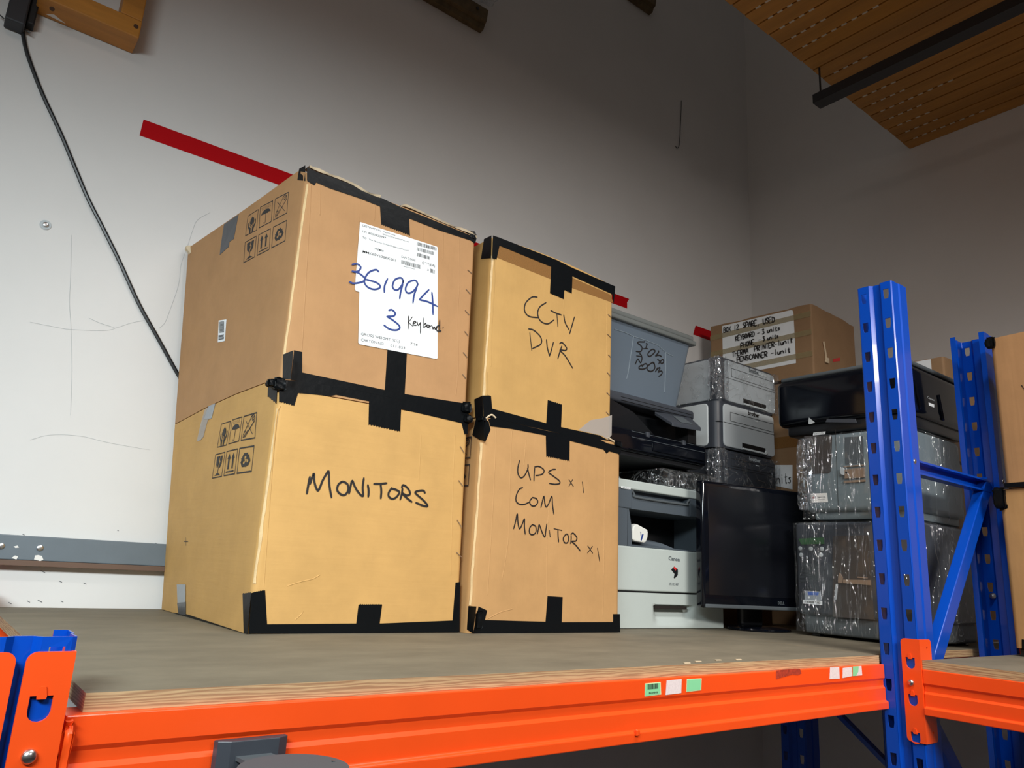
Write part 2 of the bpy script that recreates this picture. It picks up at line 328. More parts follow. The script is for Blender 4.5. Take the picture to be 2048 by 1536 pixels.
# ================================================================ setting
WY = 2.06; BW = ('y', WY); XW = on(BW, 1502, 560).x; RW = ('x', XW); FZ = -1.5
ZC = on(RW, 1820, 298).z; YC = on(RW, 1820, 298).y
mb = MB(); mb.box(-3.0, WY, FZ, XW+.1, WY+.1, 4.2)
for st, wd in (([(143, 470), (141, 560), (139, 605), (142, 655), (144, 740), (141, 830)], .0010),
               ([(60, 644), (100, 652), (141, 659), (210, 661), (235, 655), (262, 646), (288, 641)], .0009),
               ([(178, 636), (200, 646), (228, 655)], .0012), ([(420, 425), (395, 440), (385, 462), (374, 496), (362, 530), (357, 570), (340, 620), (330, 645), (318, 657)], .0010),
               ([(60, 880), (100, 870), (160, 872), (220, 886), (300, 900)], .0008)):
    ink(mb, BW, [st], wd, off=.0006, mi=1)
for x, y, l in ((86, 1143, 8), (121, 1163, 5), (170, 1167, 5), (80, 1202, 8), (57, 1203, 5), (124, 1203, 4), (20, 1206, 5), (313, 1087, 4), (47, 1069, 3), (236, 1061, 2)):
    ink(mb, BW, [[(x-l/2, y-l*.2), (x+l/2, y+l*.3)]], .0024, off=.0006, mi=2)
struct('wall_back', mb, ['wall', 'crack', 'mark'])
mb = MB(); mb.box(XW, -4, FZ, XW+.1, WY, 4.2); struct('wall_right', mb, ['wall'])
mb = MB(); mb.box(-3.0, -4, FZ-.1, XW+.1, WY+.1, FZ); struct('floor', mb, ['floor'])
# board ceiling of the mezzanine: boards run towards the wall, 70 mm pitch, with dark gaps and slots whose light is painted in pale
mb = MB(); X0 = -1.6; p = .0702; xs = XW-.0015
k = 0
while xs > X0:
    a = xs-p+.006
    mb.box(a, -3.2, ZC, xs, YC-.001*(k % 3), ZC+.02, 0)
    xs -= p; k += 1
mb.box(X0, -3.2, ZC+.02, XW-.001, YC, ZC+.05, 1)
xs = XW-.0015-p; k = 0
while xs > 1.4:
    n = 4 if k % 4 else 8
    for j in range(n):
        y = YC-.045-j*.036
        if 10 <= k <= 11: continue
        mb.box(xs-.0005, y-.018, ZC-.0012, xs+.0065, y, ZC+.001, 2)
    xs -= p; k += 1
struct('ceiling', mb, ['ceil', 'gap', 'dash'])

# hanging steel channel under the ceiling, with its rod
t = thing('ceiling_channel', 'long dark steel channel hung under the brown board ceiling', 'steel channel', (2.30, 1.25, ZC-.12))
mb = MB(); za = ZC-.135; xa = 2.285
mb.prism([(xa, 1.262, za), (xa+.050, 1.262, za), (xa+.050, 1.262, za+.036), (xa+.047, 1.262, za+.036), (xa+.047, 1.262, za+.003), (xa+.003, 1.262, za+.003), (xa+.003, 1.262, za+.036), (xa, 1.262, za+.036)][::-1], (0, -3.2, 0))
build('channel', mb, 'dark_metal', t)
mb = MB(); mb.tube([(2.288, 1.232, za+.002), (2.288, 1.232, ZC)], .0035); build('hanger_rod', mb, 'dark_metal', t)
for yy in (.2, -.9):
    mb = MB(); mb.tube([(2.31, yy, za+.002), (2.31, yy, ZC)], .0035); build('hanger_rod', mb, 'dark_metal', t)

# timber frame high on the wall
q = on(BW, 264, 108); bx, bz = q.x, q.z; f = on(('z', bz), 278, 77); yf = f.y
t = thing('wooden_bracket', 'orange-brown wooden frame corner fixed high on the back wall', 'wooden frame', (bx-.3, WY, bz))
mb = MB(); mb.rbox(on(BW, 60, 60).x-.0, yf, bz, bx, WY-.001, bz+.052, .003, 2); build('bottom_rail', mb, 'timber', t)
mb = MB(); mb.rbox(bx-.052, yf+.002, bz+.053, bx, WY-.001, bz+.9, .003, 2); build('upright_rail', mb, 'timber', t)
for px in ((104, 18), (272, 53)): mb = MB(); mb.disc(on(('y', yf), *px), (0, -1, 0), .006, .0012, 12); build('knot', mb, 'knot', t)
mb = MB(); 
mb.prism([on(('z', bz), 92, 28), on(('z', bz), 108, 29), on(('z', bz), 131, 47), on(('z', bz), 120, 42)], (0, 0, -.0006)); build('white_chip', mb, 'paper_dull', t)
# two short timber stubs further right
def stub(px, l, ye, label, py2):
    q = on(BW, *px)
    t = thing('timber_stub', label, 'timber offcut', (q.x-l/2, WY, q.z), group='timber stubs high on the wall')
    mb = MB(); z = q.z; x = q.x
    poly = [(x, WY-.001, z), (x-.006, WY-.018, z+.004), (x+.010, WY-.02, z+.016), (x+.006, WY-.034, z+.02), (x+.012, WY-.036, z+.045), (x+.004, WY-.05, z+.05), (x, WY-.05, z+.075), (x, WY-.001, z+.085)]
    prof = [(0, 0), (-.022, .002), (-.026, .022), (-.042, .026), (-.046, .075), (0, .085)]
    n = 10
    vs = []; fs = []
    for i in range(n+1):
        f_ = i/n
        for (a, b) in prof:
            jit = (.006*noise.noise(Vector((i*3.1, a*90, b*70)))) if i in (0, n) else .002*noise.noise(Vector((i*1.1, a*90, 4)))
            vs.append((x-l*f_+jit*1.2, WY-.001+a, z+b+jit*.4))
    m = len(prof)
    for i in range(n):
        for j in range(m): fs.append((i*m+j, i*m+(j+1) % m, (i+1)*m+(j+1) % m, (i+1)*m+j))
    fs += [tuple(range(m)), tuple(range(n*m+m-1, n*m-1, -1))]
    mb.add(vs, fs); build('batten', mb, 'timber_old', t)
    mb = MB(); mb.disc((x-.05, WY-.047, z+.055), (0, -1, 0), .006, .003, 10); build('nail_head', mb, 'dark_metal', t)
    return t
stub((960, 67), .30, 0, 'longer broken timber stub on the wall above the tall boxes', 0)
stub((1298, 31), .16, 0, 'short broken timber stub near the top of the wall corner', 0)
mb = MB(); a = on(BW, 945, 0); crumple(mb, a.x+.005, WY-.09, a.z-.02, a.x+.06, WY-.03, a.z+.05, .012, 6, 30)
tag(build('plastic_scrap', mb, 'film_c', smooth=True), 'crumpled clear plastic scrap caught above the longer timber stub', 'plastic scrap')

# wire hook
mb = MB(); pts = [on(BW, *q, .004) for q in ((1363, 201), (1362, 225), (1361, 250), (1360, 275), (1358, 292), (1354, 296), (1351, 292))]
mb.tube(smooth_pts(pts), .0016, 6); tag(build('wire_hook', mb, 'dark_metal', smooth=True), 'thin dark bent wire hanging on the wall near the room corner', 'wire')
# wall anchor
t = thing('wall_anchor', 'small screw anchor set in the white wall left of the cable', 'screw', on(BW, 91, 450))
c = on(BW, 91, 450, .0005); mb = MB(); mb.disc(c, (0, -1, 0), .0125, .0012, 20); build('plug', mb, 'silver', t)
mb = MB(); mb.disc(c+Vector((0, -.0012, 0)), (0, -1, 0), .0065, .003, 16, dome=.002); build('screw_head', mb, 'steel', t)
# black cable down the wall
pts = [(38, 20), (45, 62), (52, 98), (66, 140), (88, 195), (122, 268), (152, 340), (176, 397), (208, 460), (240, 525), (278, 608), (318, 680), (352, 742), (385, 800), (420, 870)]
mb = MB(); mb.tube(smooth_pts([on(BW, *q, .0062) for q in pts]), .0050, 8)
tag(build('black_cable', mb, 'black', smooth=True), 'black cable running down the white wall behind the tall boxes', 'cable')
# dark block at the top left corner
t = thing('junction_box', 'dark junction block on the wall where the black cable starts', 'junction box', on(BW, 25, 40))
a = on(BW, 6, 56); b = on(BW, 44, 60)
mb = MB(); mb.rbox(a.x, WY-.05, a.z, b.x+.004, WY-.001, a.z+.16, .004, 2); build('housing', mb, 'dark_metal', t)
mb = MB(); mb.rbox(b.x+.0045, WY-.035, a.z+.02, b.x+.022, WY-.001, a.z+.16, .003, 2); build('side_clamp', mb, 'void', t)
for A, B in (((-4, 27), (8, 37)), ((35, 48), (60, 66))): mb = MB(); mb.tube([on(BW, *A, .02), on(BW, *B, .022)], .0016, 6); build('cable_tie', mb, 'black', t)
# grey steel rail along the wall
t = thing('wall_rail', 'long grey steel rail with a brown lower lip on the back wall', 'rail', (.5, WY, .10))
mb = MB(); mb.rbox(-1.2, WY-.025, .103, 1.40, WY-.001, .157, .002, 2); build('rail', mb, 'grey_steel', t)
mb = MB(); mb.rbox(-1.2, WY-.030, .0905, 1.40, WY-.001, .1028, .001, 2); build('lower_lip', mb, 'brown_wood', t)
for px in ((80, 1096), (2, 1092)): mb = MB(); mb.disc(on(('y', WY-.025), *px), (0, -1, 0), .007, .002, 16, dome=.002); build('screw', mb, 'steel', t)
pl = ('y', WY-.025)
for pp in ([(68, 1119), (70, 1111), (76, 1110), (84, 1112), (87, 1120), (80, 1122)], [(23, 1116), (30, 1111), (36, 1113), (33, 1119)], [(27, 1093), (35, 1091), (38, 1095), (31, 1096)]): mb = MB(); patch(mb, pl, pp); build('paint_chip', mb, 'paper_dull', t)

# red tape on the wall, three visible runs
def red(polys, label):
    mb = MB()
    for p_ in polys: patch(mb, BW, p_)
    tag(build('red_tape', mb, 'red'), label, 'tape')
a = on(BW, 287, 239); b = on(BW, 279, 271); e = on(BW, 1258, 598); g = on(BW, 1254, 617)
mb = MB(); mb.prism([Vector((a.x, WY-.0003, a.z)), Vector((b.x, WY-.0003, b.z)), Vector((g.x, WY-.0003, g.z)), Vector((e.x-.012, WY-.0003, (e.z+g.z)/2+.004)), Vector((e.x, WY-.0003, e.z))], (0, -.0006, 0))
tag(build('red_tape', mb, 'red'), 'long strip of red tape on the wall above the tall boxes', 'tape', 'red tape strips on the back wall')
a = on(BW, 1391, 651); b = on(BW, 1386, 669)
mb = MB(); mb.prism([(a.x, WY-.0003, a.z), (b.x, WY-.0003, b.z), (b.x+.35, WY-.0003, b.z), (a.x+.35, WY-.0003, a.z)], (0, -.0006, 0))
tag(build('red_tape', mb, 'red'), 'short red tape end on the wall beside the old labelled carton', 'tape', 'red tape strips on the back wall')
# dark cable on the right wall
mb = MB(); mb.tube(smooth_pts([on(RW, *q, .012) for q in ((1950, 925), (1985, 890), (2008, 862), (2040, 820), (2075, 760))]), .008, 8)
tag(build('wall_cable', mb, 'black', smooth=True), 'dark cable crossing the right wall behind the rear blue post', 'cable')

# ================================================================ racking
def upright(parent, face, across, depth, z0, z1, first, mats='blue', W=.090, D=.068, name='post'):
    """perforated C-section post: face = world point of the face's first edge at z=0, across / depth = unit vectors"""
    O = Vector(face); U = Vector(across); Dv = Vector(depth); mb = MB()
    P = lambda a, d, z: (O.x+U.x*a+Dv.x*d, O.y+U.y*a+Dv.y*d, z)
    prof = [(.013, D), (0, D), (0, .036), (.0025, .032), (.0025, .002), (.0045, 0), ('h', 0), (.030, 0), (.037, .008), (.053, .008), (.060, 0), ('h', 1), (W-.0045, 0), (W-.0025, .002), (W-.0025, .032), (W, .036), (W, D), (W-.013, D)]
    flat = [q_ for q_ in prof if q_[0] != 'h']
    for i in range(len(flat)-1):
        (a, d), (b, e_) = flat[i], flat[i+1]
        if abs(d) < 1e-9 and abs(e_) < 1e-9:
            # perforated strip between a and b
            cx = (a+b)/2; z = first
            while z > z0+.075: z -= .075
            zs = z-.0375; mb.add([P(a, 0, z0), P(b, 0, z0), P(b, 0, zs), P(a, 0, zs)], [(0, 1, 2, 3)])
            while zs+.0375+.016 <= z1:
                zc = zs+.0375; ze = min(zs+.075, z1); h = .0125; wt = .0068; wb = .0048
                vs = [P(a, 0, zs), P(b, 0, zs), P(b, 0, ze), P(a, 0, ze), P(cx-wb, 0, zc-h), P(cx+wb, 0, zc-h), P(cx+wt, 0, zc+h*.0-.002), P(cx+wt, 0, zc+h), P(cx-wt, 0, zc+h), P(cx-wt, 0, zc-.002)]
                mb.add(vs, [(0, 1, 5, 4), (1, 2, 7, 6, 5), (2, 3, 8, 7), (3, 0, 4, 9, 8)]); zs = ze
            mb.add([P(a, 0, zs), P(b, 0, zs), P(b, 0, z1), P(a, 0, z1)], [(0, 1, 2, 3)])
        else:
            mb.add([P(a, d, z0), P(b, e_, z0), P(b, e_, z1), P(a, d, z1)], [(0, 1, 2, 3)])
    bm = bmesh.new(); vs = [bm.verts.new(v) for v in mb.v]
    for f_ in mb.f: bm.faces.new([vs[i] for i in f_])
    bmesh.ops.remove_doubles(bm, verts=bm.verts, dist=1e-5); bm.verts.index_update()
    m2 = MB(); m2.add([v.co.copy() for v in bm.verts], [[v.index for v in f_.verts] for f_ in bm.faces]); bm.free()
    return build(name, m2, mats, parent, solid=.0022)
def dhole(cx, cz, r=.0095, up=.009):
    pts = [(cx-r, cz+up*.6), (cx-r*.45, cz+up*.6), (cx-r*.4, cz+up*.25), (cx+r*.4, cz+up*.25), (cx+r*.45, cz+up*.6), (cx+r, cz+up*.6)]
    for i in range(9):
        a = -math.pi*i/8; pts.append((cx+r*math.cos(a), cz-.008+r*math.sin(a)))
    return pts
def connector(parent, O, U, N, zt=.042, h=.208, w=.040, flange=.026, right_side=True, name='beam_connector'):
    """slotted end plate: O = world point at plate's outer edge and z = 0; U across towards the beam; N outward normal"""
    O = Vector(O); U = Vector(U); N = Vector(N); zb = zt-h
    out = [(p_[0], p_[1]+zb) for p_ in rrect(w, h, .009, (1, 0, 0, 1))]
    holes = [dhole(w*.45, z) for z in (-.002, -.077, -.152)]
    mb = curve_plate([out]+holes, .0035, (O, U, (0, 0, 1), N))
    # flange turned back along the side of the post
    fl = [(p_[0], p_[1]+zb) for p_ in rrect(flange, h, .008, (0, 1, 1, 0))]
    th = .0035; B = O+U*(w-th)
    m2 = curve_plate([fl, [(flange*.6+.003*math.cos(a*.785), zt-.018+.003*math.sin(a*.785)) for a in range(8)], [(flange*.6+.003*math.cos(a*.785), zb+.02+.003*math.sin(a*.785)) for a in range(8)]], th, (B, -N, (0, 0, 1), U))
    mb.add(m2.v, m2.f)
    for z in (-.002, -.077, -.152):                                                  # pressed hooks
        c = O+U*(w*.45)+N*.0035
        mb.prism([c+Vector((0, 0, z+.0135))-U*.0022, c+Vector((0, 0, z+.0135))+U*.0022, c+Vector((0, 0, z+.0045))+U*.0040, c+Vector((0, 0, z+.0025))+U*.0032, c+Vector((0, 0, z+.0025))-U*.0032, c+Vector((0, 0, z+.0045))-U*.0040], N*.0015)
    o = build(name, mb, 'orange', parent, bevel=.0006)
    b = MB(); b.disc(O+U*(w*.42)+N*.0035+Vector((0, 0, -.048)), N, .0065, .002, 20, dome=.004)
    build('bolt', b, 'steel', o, smooth=True); return o
BP = [(0, -.018), (0, -.046), (.0035, -.051), (.0035, -.062), (0, -.067), (0, -.092), (-.0055, -.0945), (-.0055, -.109), (.045, -.109), (.045, -.018)]
def beam(parent, A, B, inward, name='beam', ztop=-.018, mats='orange'):
    A = Vector(A); B = Vector(B); I = Vector(inward); mb = MB(); n = len(BP)
    vs = [(P_.x+I.x*d, P_.y+I.y*d, z) for P_ in (A, B) for d, z in BP]
    mb.add(vs, [tuple(range(n)), tuple(range(2*n-1, n-1, -1))]+[(i, n+i, n+(i+1) % n, (i+1) % n) for i in range(n)])
    return build(name, mb, mats, parent, bevel=.0015)
def bar(mb, A, B, wv, tv, lip=None):         # rectangular bar A->B with half-vectors wv, tv
    A = Vector(A); B = Vector(B); wv = Vector(wv); tv = Vector(tv)
    c = [A-wv-tv, A+wv-tv, A+wv+tv, A-wv+tv]; mb.prism(c, B-A)

# left upright frame (its top ends just above the deck)
xl = .100
t = thing('rack_upright', 'short blue upright whose top ends beside the left end of the deck', 'rack upright', (xl, .85, FZ), group='blue upright frames')
upright(t, (xl-.045, .853, 0), (1, 0, 0), (0, 1, 0), FZ+.002, .055, .0335)
upright(t, (xl+.045, 1.990, 0), (-1, 0, 0), (0, -1, 0), FZ+.002, .055, .0335)
for z in (-.25, -.7, -1.2): mb = MB(); bar(mb, (xl, .90, z), (xl, 1.95, z-.02), (0, 0, .018), (.012, 0, 0)); build('cross_brace', mb, 'blue', t)
# right end of the main bay, short frame hidden in shade behind the tall post
t = thing('rack_upright', 'dark shaded blue upright frame seen below the deck', 'rack upright', (2.30, 1.25, FZ), group='blue upright frames')
upright(t, (2.27, 1.140, 0), (0, -1, 0), (1, 0, 0), FZ+.002, -.022, .0)
upright(t, (2.27, 1.467, 0), (0, -1, 0), (1, 0, 0), FZ+.002, -.022, .0)
pa = on(('x', 2.295), 1676, 1428); pb = on(('x', 2.295), 1762, 1516); sl = (pa.z-pb.z)/(pa.y-pb.y)
mb = MB(); bar(mb, (2.30, 1.40, pa.z+(1.40-pa.y)*sl), (2.30, 1.10, pa.z+(1.10-pa.y)*sl), (0, .010, .016), (.012, 0, 0)); build('cross_brace', mb, 'blue', t)
for za, zb in ((-.95, -.60), (-1.25, -1.25)): mb = MB(); bar(mb, (2.30, 1.40, za), (2.30, 1.10, zb), (0, .006, .016), (.012, 0, 0)); build('cross_brace', mb, 'blue', t)
# tall frame of the rack on the right
FY = .7845; XF = 1.745; XR = 2.352
def tall_frame(dy, label):
    t = thing('rack_upright', label, 'rack upright', (XF+.3, FY+.045+dy, FZ), group='blue upright frames')
    upright(t, (XF, FY+.088+dy, 0), (0, -1, 0), (1, 0, 0), FZ+.002, .872, .0157, W=.088)
    upright(t, (XR, FY+.088+dy, 0), (0, -1, 0), (-1, 0, 0), FZ+.002, .872, .0157, W=.088)
    yc = FY+.043+dy
    def chan(A, B, wv, nm):
        A = Vector(A); B = Vector(B); wv = Vector(wv); mb = MB(); ty = .0135
        c0 = [A-wv+Vector((0, -ty, 0)), A-wv*.72+Vector((0, -ty, 0)), A-wv*.72+Vector((0, ty*.7, 0)), A+wv*.72+Vector((0, ty*.7, 0)), A+wv*.72+Vector((0, -ty, 0)), A+wv+Vector((0, -ty, 0)), A+wv+Vector((0, ty, 0)), A-wv+Vector((0, ty, 0))]
        mb.prism(c0, B-A); return build(nm, mb, 'blue', t)
    x1 = XF+.055; x2 = XR-.055
    chan((x1, yc, .435), (x2+.015, yc, .435), (0, 0, .017), 'cross_brace')
    # diagonals: closed face towards the aisle
    for (za, zb, fl) in ((-.10, .447, 0), (-.10, -.62, 0), (-1.15, -.62, 1)):
        A = Vector((x1+.02, yc+.0, za)); B = Vector((x2+.012, yc-.0, zb)); d = (B-A).normalized(); wv = Vector((-d.z, 0, d.x))*.020
        mb = MB(); bar(mb, A, B, wv, (0, .013, 0)); build('diagonal_brace', mb, 'blue', t, bevel=.002)
    chan((x1, yc, -.62), (x2+.015, yc, -.62), (0, 0, .017), 'cross_brace'); chan((x1, yc, -1.2), (x2+.015, yc, -1.2), (0, 0, .017), 'cross_brace')
    for x_, z_ in ((XF+.045, .435), (XF+.045, -.10), (XR-.04, .447)): mb = MB(); mb.disc((x_, FY-.0012+dy+.0025, z_), (0, -1, 0), .006, .002, 14, dome=.003); build('bolt', mb, 'steel', t)
    zz = .075*3+.0157-.098; mb = MB(); mb.disc((XR-.0035, FY+.066+dy-.0, zz), (-1, 0, 0), .0085, .002, 16); mb.disc((XR-.0055, FY+.066+dy, zz), (-1, 0, 0), .006, .007, 6); mb.disc((XR-.0125, FY+.066+dy, zz), (-1, 0, 0), .0038, .006, 12)
    build('bolt', mb, 'steel', t)
    return t
tall_frame(0, 'tall blue upright frame with diagonal brace at the start of the right rack')

# main bay
t = thing('shelf_beam', 'long orange front beam under the main deck with stickers on it', 'rack beam', (.95, .885, -.109), group='orange rack beams')
bm_ = beam(t, (.1475, .862, 0), (1.7425, .862, 0), (0, 1, 0))
con = connector(t, (xl+.004, .8505, 0), (1, 0, 0), (0, -1, 0), flange=.055)
FB = ('y', .862)
mb = MB(); patch(mb, FB, [(1290, 1367), (1321, 1364), (1322, 1389), (1289, 1393)], th=.0004, mi=1); patch(mb, FB, [(1291, 1368.3), (1320, 1365.6), (1320.8, 1388), (1290.3, 1391.6)], off=.0008, th=.0002, mi=0)
x = 1295.5
for i in range(13):
    ww = random.choice((.7, .9, 1.3)); patch(mb, FB, [(x, 1368.5-(x-1295)*.1), (x+ww, 1368.4-(x-1295)*.1), (x+ww, 1379-(x-1295)*.1), (x, 1379.1-(x-1295)*.1)], off=.0012, th=.0001, mi=2); x += ww+.7
ptext(mb, 'BG29018', FB, (1297, 1387.5), (1314, 1386), 3.6, off=.0013, mi=2, bold=.02)
build('barcode_sticker', mb, ['stk_green', 'stk_rim', 'ink_print'], bm_)
mb = MB(); patch(mb, FB, [(1333, 1361), (1363, 1358), (1362, 1386), (1331, 1390)], th=.0005); o = build('sticker', mb, 'stk_pink', bm_); o['label'] = 'peeled whitish sticker'
mb = MB(); patch(mb, FB, [(1373.5, 1358), (1403, 1356.5), (1402, 1380.5), (1372.5, 1384)], th=.0004, mi=1); patch(mb, FB, [(1374.5, 1359.2), (1402, 1357.8), (1401.2, 1379.5), (1373.5, 1382.7)], off=.0008, th=.0002); o = build('sticker', mb, ['stk_green', 'stk_rim'], bm_); o['label'] = 'plain green sticker'
mb = MB(); patch(mb, FB, [(1660, 1335), (1678, 1334), (1679, 1357), (1659, 1358)], th=.0005); o = build('sticker', mb, 'stk_pink', bm_); o['label'] = 'peeled whitish sticker'
mb = MB(); patch(mb, FB, [(1685.5, 1336), (1703, 1334), (1704, 1352), (1685, 1356)], th=.0005); o = build('sticker', mb, 'stk_pink', bm_); o['label'] = 'peeled whitish sticker'
mb = MB(); patch(mb, FB, [(1705.5, 1333), (1717, 1332.3), (1716, 1343), (1712, 1351.5), (1705.5, 1352)], th=.0006); patch(mb, FB, [(1717.2, 1332.3), (1722.5, 1332), (1724, 1350.5), (1712.3, 1351.5), (1716.2, 1343)], th=.0005, mi=1); build('sticker', mb, ['stk_green', 'stk_pink'], bm_)['label'] = 'half green half white sticker'
mb = MB(); patch(mb, FB, [(1552, 1341), (1590, 1337), (1600, 1338), (1603, 1347), (1596, 1350), (1585, 1349), (1552, 1358)], th=.0003); build('glue_residue', mb, 'rust', bm_)
mb = MB(); c = on(('y', .8565), 1273, 1465); mb.rbox(c.x-.004, .852, c.z-.005, c.x+.004, .858, c.z+.005, .002, 2); build('weld_lug', mb, 'orange', bm_)
mb = MB(); crumple(mb, .1462, .8505, -.112, .1545, .8618, -.022, .0035, 8, 60, seed=2); build('weld_seam', mb, 'orange', bm_, smooth=True)
t2 = thing('shelf_beam', 'orange rear beam along the wall side of the main deck', 'rack beam', (.95, 1.98, -.109), group='orange rack beams')
beam(t2, (.1475, 1.990, 0), (1.93, 1.990, 0), (0, -1, 0)); connector(t2, (xl+.004, 1.9925, 0), (1, 0, 0), (0, 1, 0), flange=.055)
# neighbouring bay on the left
t3 = thing('shelf_beam', 'orange beam end of the next bay at the lower left edge', 'rack beam', (-.6, .885, -.109), group='orange rack beams')
beam(t3, (-1.4, .862, 0), (.0525, .862, 0), (0, 1, 0)); connector(t3, (xl-.004, .8505, 0), (-1, 0, 0), (0, -1, 0), flange=.055)
t4 = thing('shelf_beam', 'orange rear beam of the next bay beside the white wall at far left', 'rack beam', (-.6, 1.98, -.109), group='orange rack beams')
beam(t4, (-1.4, 1.990, 0), (.0525, 1.990, 0), (0, -1, 0)); connector(t4, (xl-.004, 1.9925, 0), (-1, 0, 0), (0, 1, 0), flange=.055)
# decks
def deck(name, label, x0, y0, x1, y1, group='plywood decks', z=0):
    mb = MB(); n = 90; import itertools
    # top sheet with a slightly chipped front edge
    loop = []
    def edge(a, b, nn):
        for i in range(nn):
            t_ = i/nn; p_ = Vector(a).lerp(Vector(b), t_); loop.append(p_)
    edge((x0, y0), (x1, y0), n); edge((x1, y0), (x1, y1), 20); edge((x1, y1), (x0, y1), 4); edge((x0, y1), (x0, y0), 20)
    bot = []; top = []
    for p_ in loop:
        e1 = noise.noise(Vector((p_.x*60, p_.y*60, 3)))*.0012; e2 = max(0, noise.noise(Vector((p_.x*25, p_.y*25, 9))))*.003
        top.append((p_.x, p_.y+(e1 if p_.y == y0 else 0), z)); bot.append((p_.x, p_.y+(e1 if p_.y == y0 else 0), z-.0178+e2*(1 if p_.y == y0 else 0)))
    m = len(loop); mb.add(top, [tuple(range(m))], 0)
    mb.add(top+bot, [(i, (i+1) % m, m+(i+1) % m, m+i) for i in range(m)], 1); mb.add(bot, [tuple(range(m-1, -1, -1))], 1)
    o = build(name, mb, ['deck', 'ply']); return tag(o, label, 'deck board', group)
deck('deck_board', 'wide worn plywood deck carrying the tall boxes', .163, .872, 1.7415, WY-.008)
deck('deck_board', 'plywood deck under the film-wrapped printers behind the blue post', 1.7435, .895, 2.75, WY-.008)
t5 = thing('shelf_beam', 'orange beam under the deck behind the tall blue frame', 'rack beam', (2.3, .91, -.109), group='orange rack beams')
beam(t5, (1.80, .902, 0), (2.95, .902, 0), (0, 1, 0))
deck('deck_board', 'plywood deck of the right rack with its pale front edge', 1.7465, -1.0, 2.75, .7815)
# wood chips on the front edge
mb = MB()
for (a, b) in ((1378, 1328), (1400, 1325), (1440, 1322), (1481, 1321)):
    c = on(('z', 0), a, b); mb.prism([c+Vector((-.008, .003, .0004)), c+Vector((.007, .002, .0004)), c+Vector((.009, .006, .0004)), c+Vector((-.005, .008, .0004))], (0, 0, .0015))
tag(build('wood_splinters', mb, 'card_edge'), 'pale wood splinters on the front edge of the main deck', 'wood chips', kind='stuff')
# right rack beams
t6 = thing('shelf_beam', 'bright orange beam of the right rack below its deck', 'rack beam', (1.76, 0, -.109), group='orange rack beams')
beam(t6, (1.7435, .7815, 0), (1.7435, -1.0, 0), (1, 0, 0))
connector(t6, (XF-.0005, .822, 0), (0, -1, 0), (-1, 0, 0), flange=.05)
t7 = thing('shelf_beam', 'orange rear beam of the right rack with its bracket by the rear post', 'rack beam', (2.33, 0, -.109), group='orange rack beams')
beam(t7, (XR, .7815, 0), (XR, -1.0, 0), (-1, 0, 0)); connector(t7, (XR+.0005, .822, 0), (0, -1, 0), (1, 0, 0), flange=.05)
# wall bracket device in the lower left foreground, fixed to the beam
t = thing('beam_light_bracket', 'dark grey block with a round grey disc fixed to the orange beam', 'bracket', (.33, .83, -.1))
pa = on(('y', .860), 428, 1480); pb = on(('y', .860), 571, 1467); zt = pa.z
mb = MB(); oc = [(pa.x, .860), (pa.x+.002, .852), (pa.x+.014, .846), (pb.x-.012, .846), (pb.x-.0, .853), (pb.x, .860)]
mb.prism([(a, b, zt-.09) for a, b in oc], (0, 0, .09)); build('mounting_block', mb, 'charcoal', t, bevel=.001)
cz = zt-.010; c = on(('z', cz), 588, 1534)
mb = MB(); mb.disc((c.x, c.y, cz-.004), (0, 0, 1), .054, .004, 64); build('round_plate', mb, 'graph', t, bevel=.0005)
mb = MB(); mb.prism([(pa.x+.020, .848, cz-.005), (pb.x-.02, .848, cz-.005), (c.x+.02, c.y, cz-.0045), (c.x-.02, c.y, cz-.0045)], (0, 0, -.004)); build('arm', mb, 'graph', t)
e = on(('z', cz), 667, 1523); mb = MB(); mb.rbox(e.x-.002, e.y-.001, cz, e.x+.002, e.y+.001, cz+.0008, .0003, 1); build('pin', mb, 'black', t)
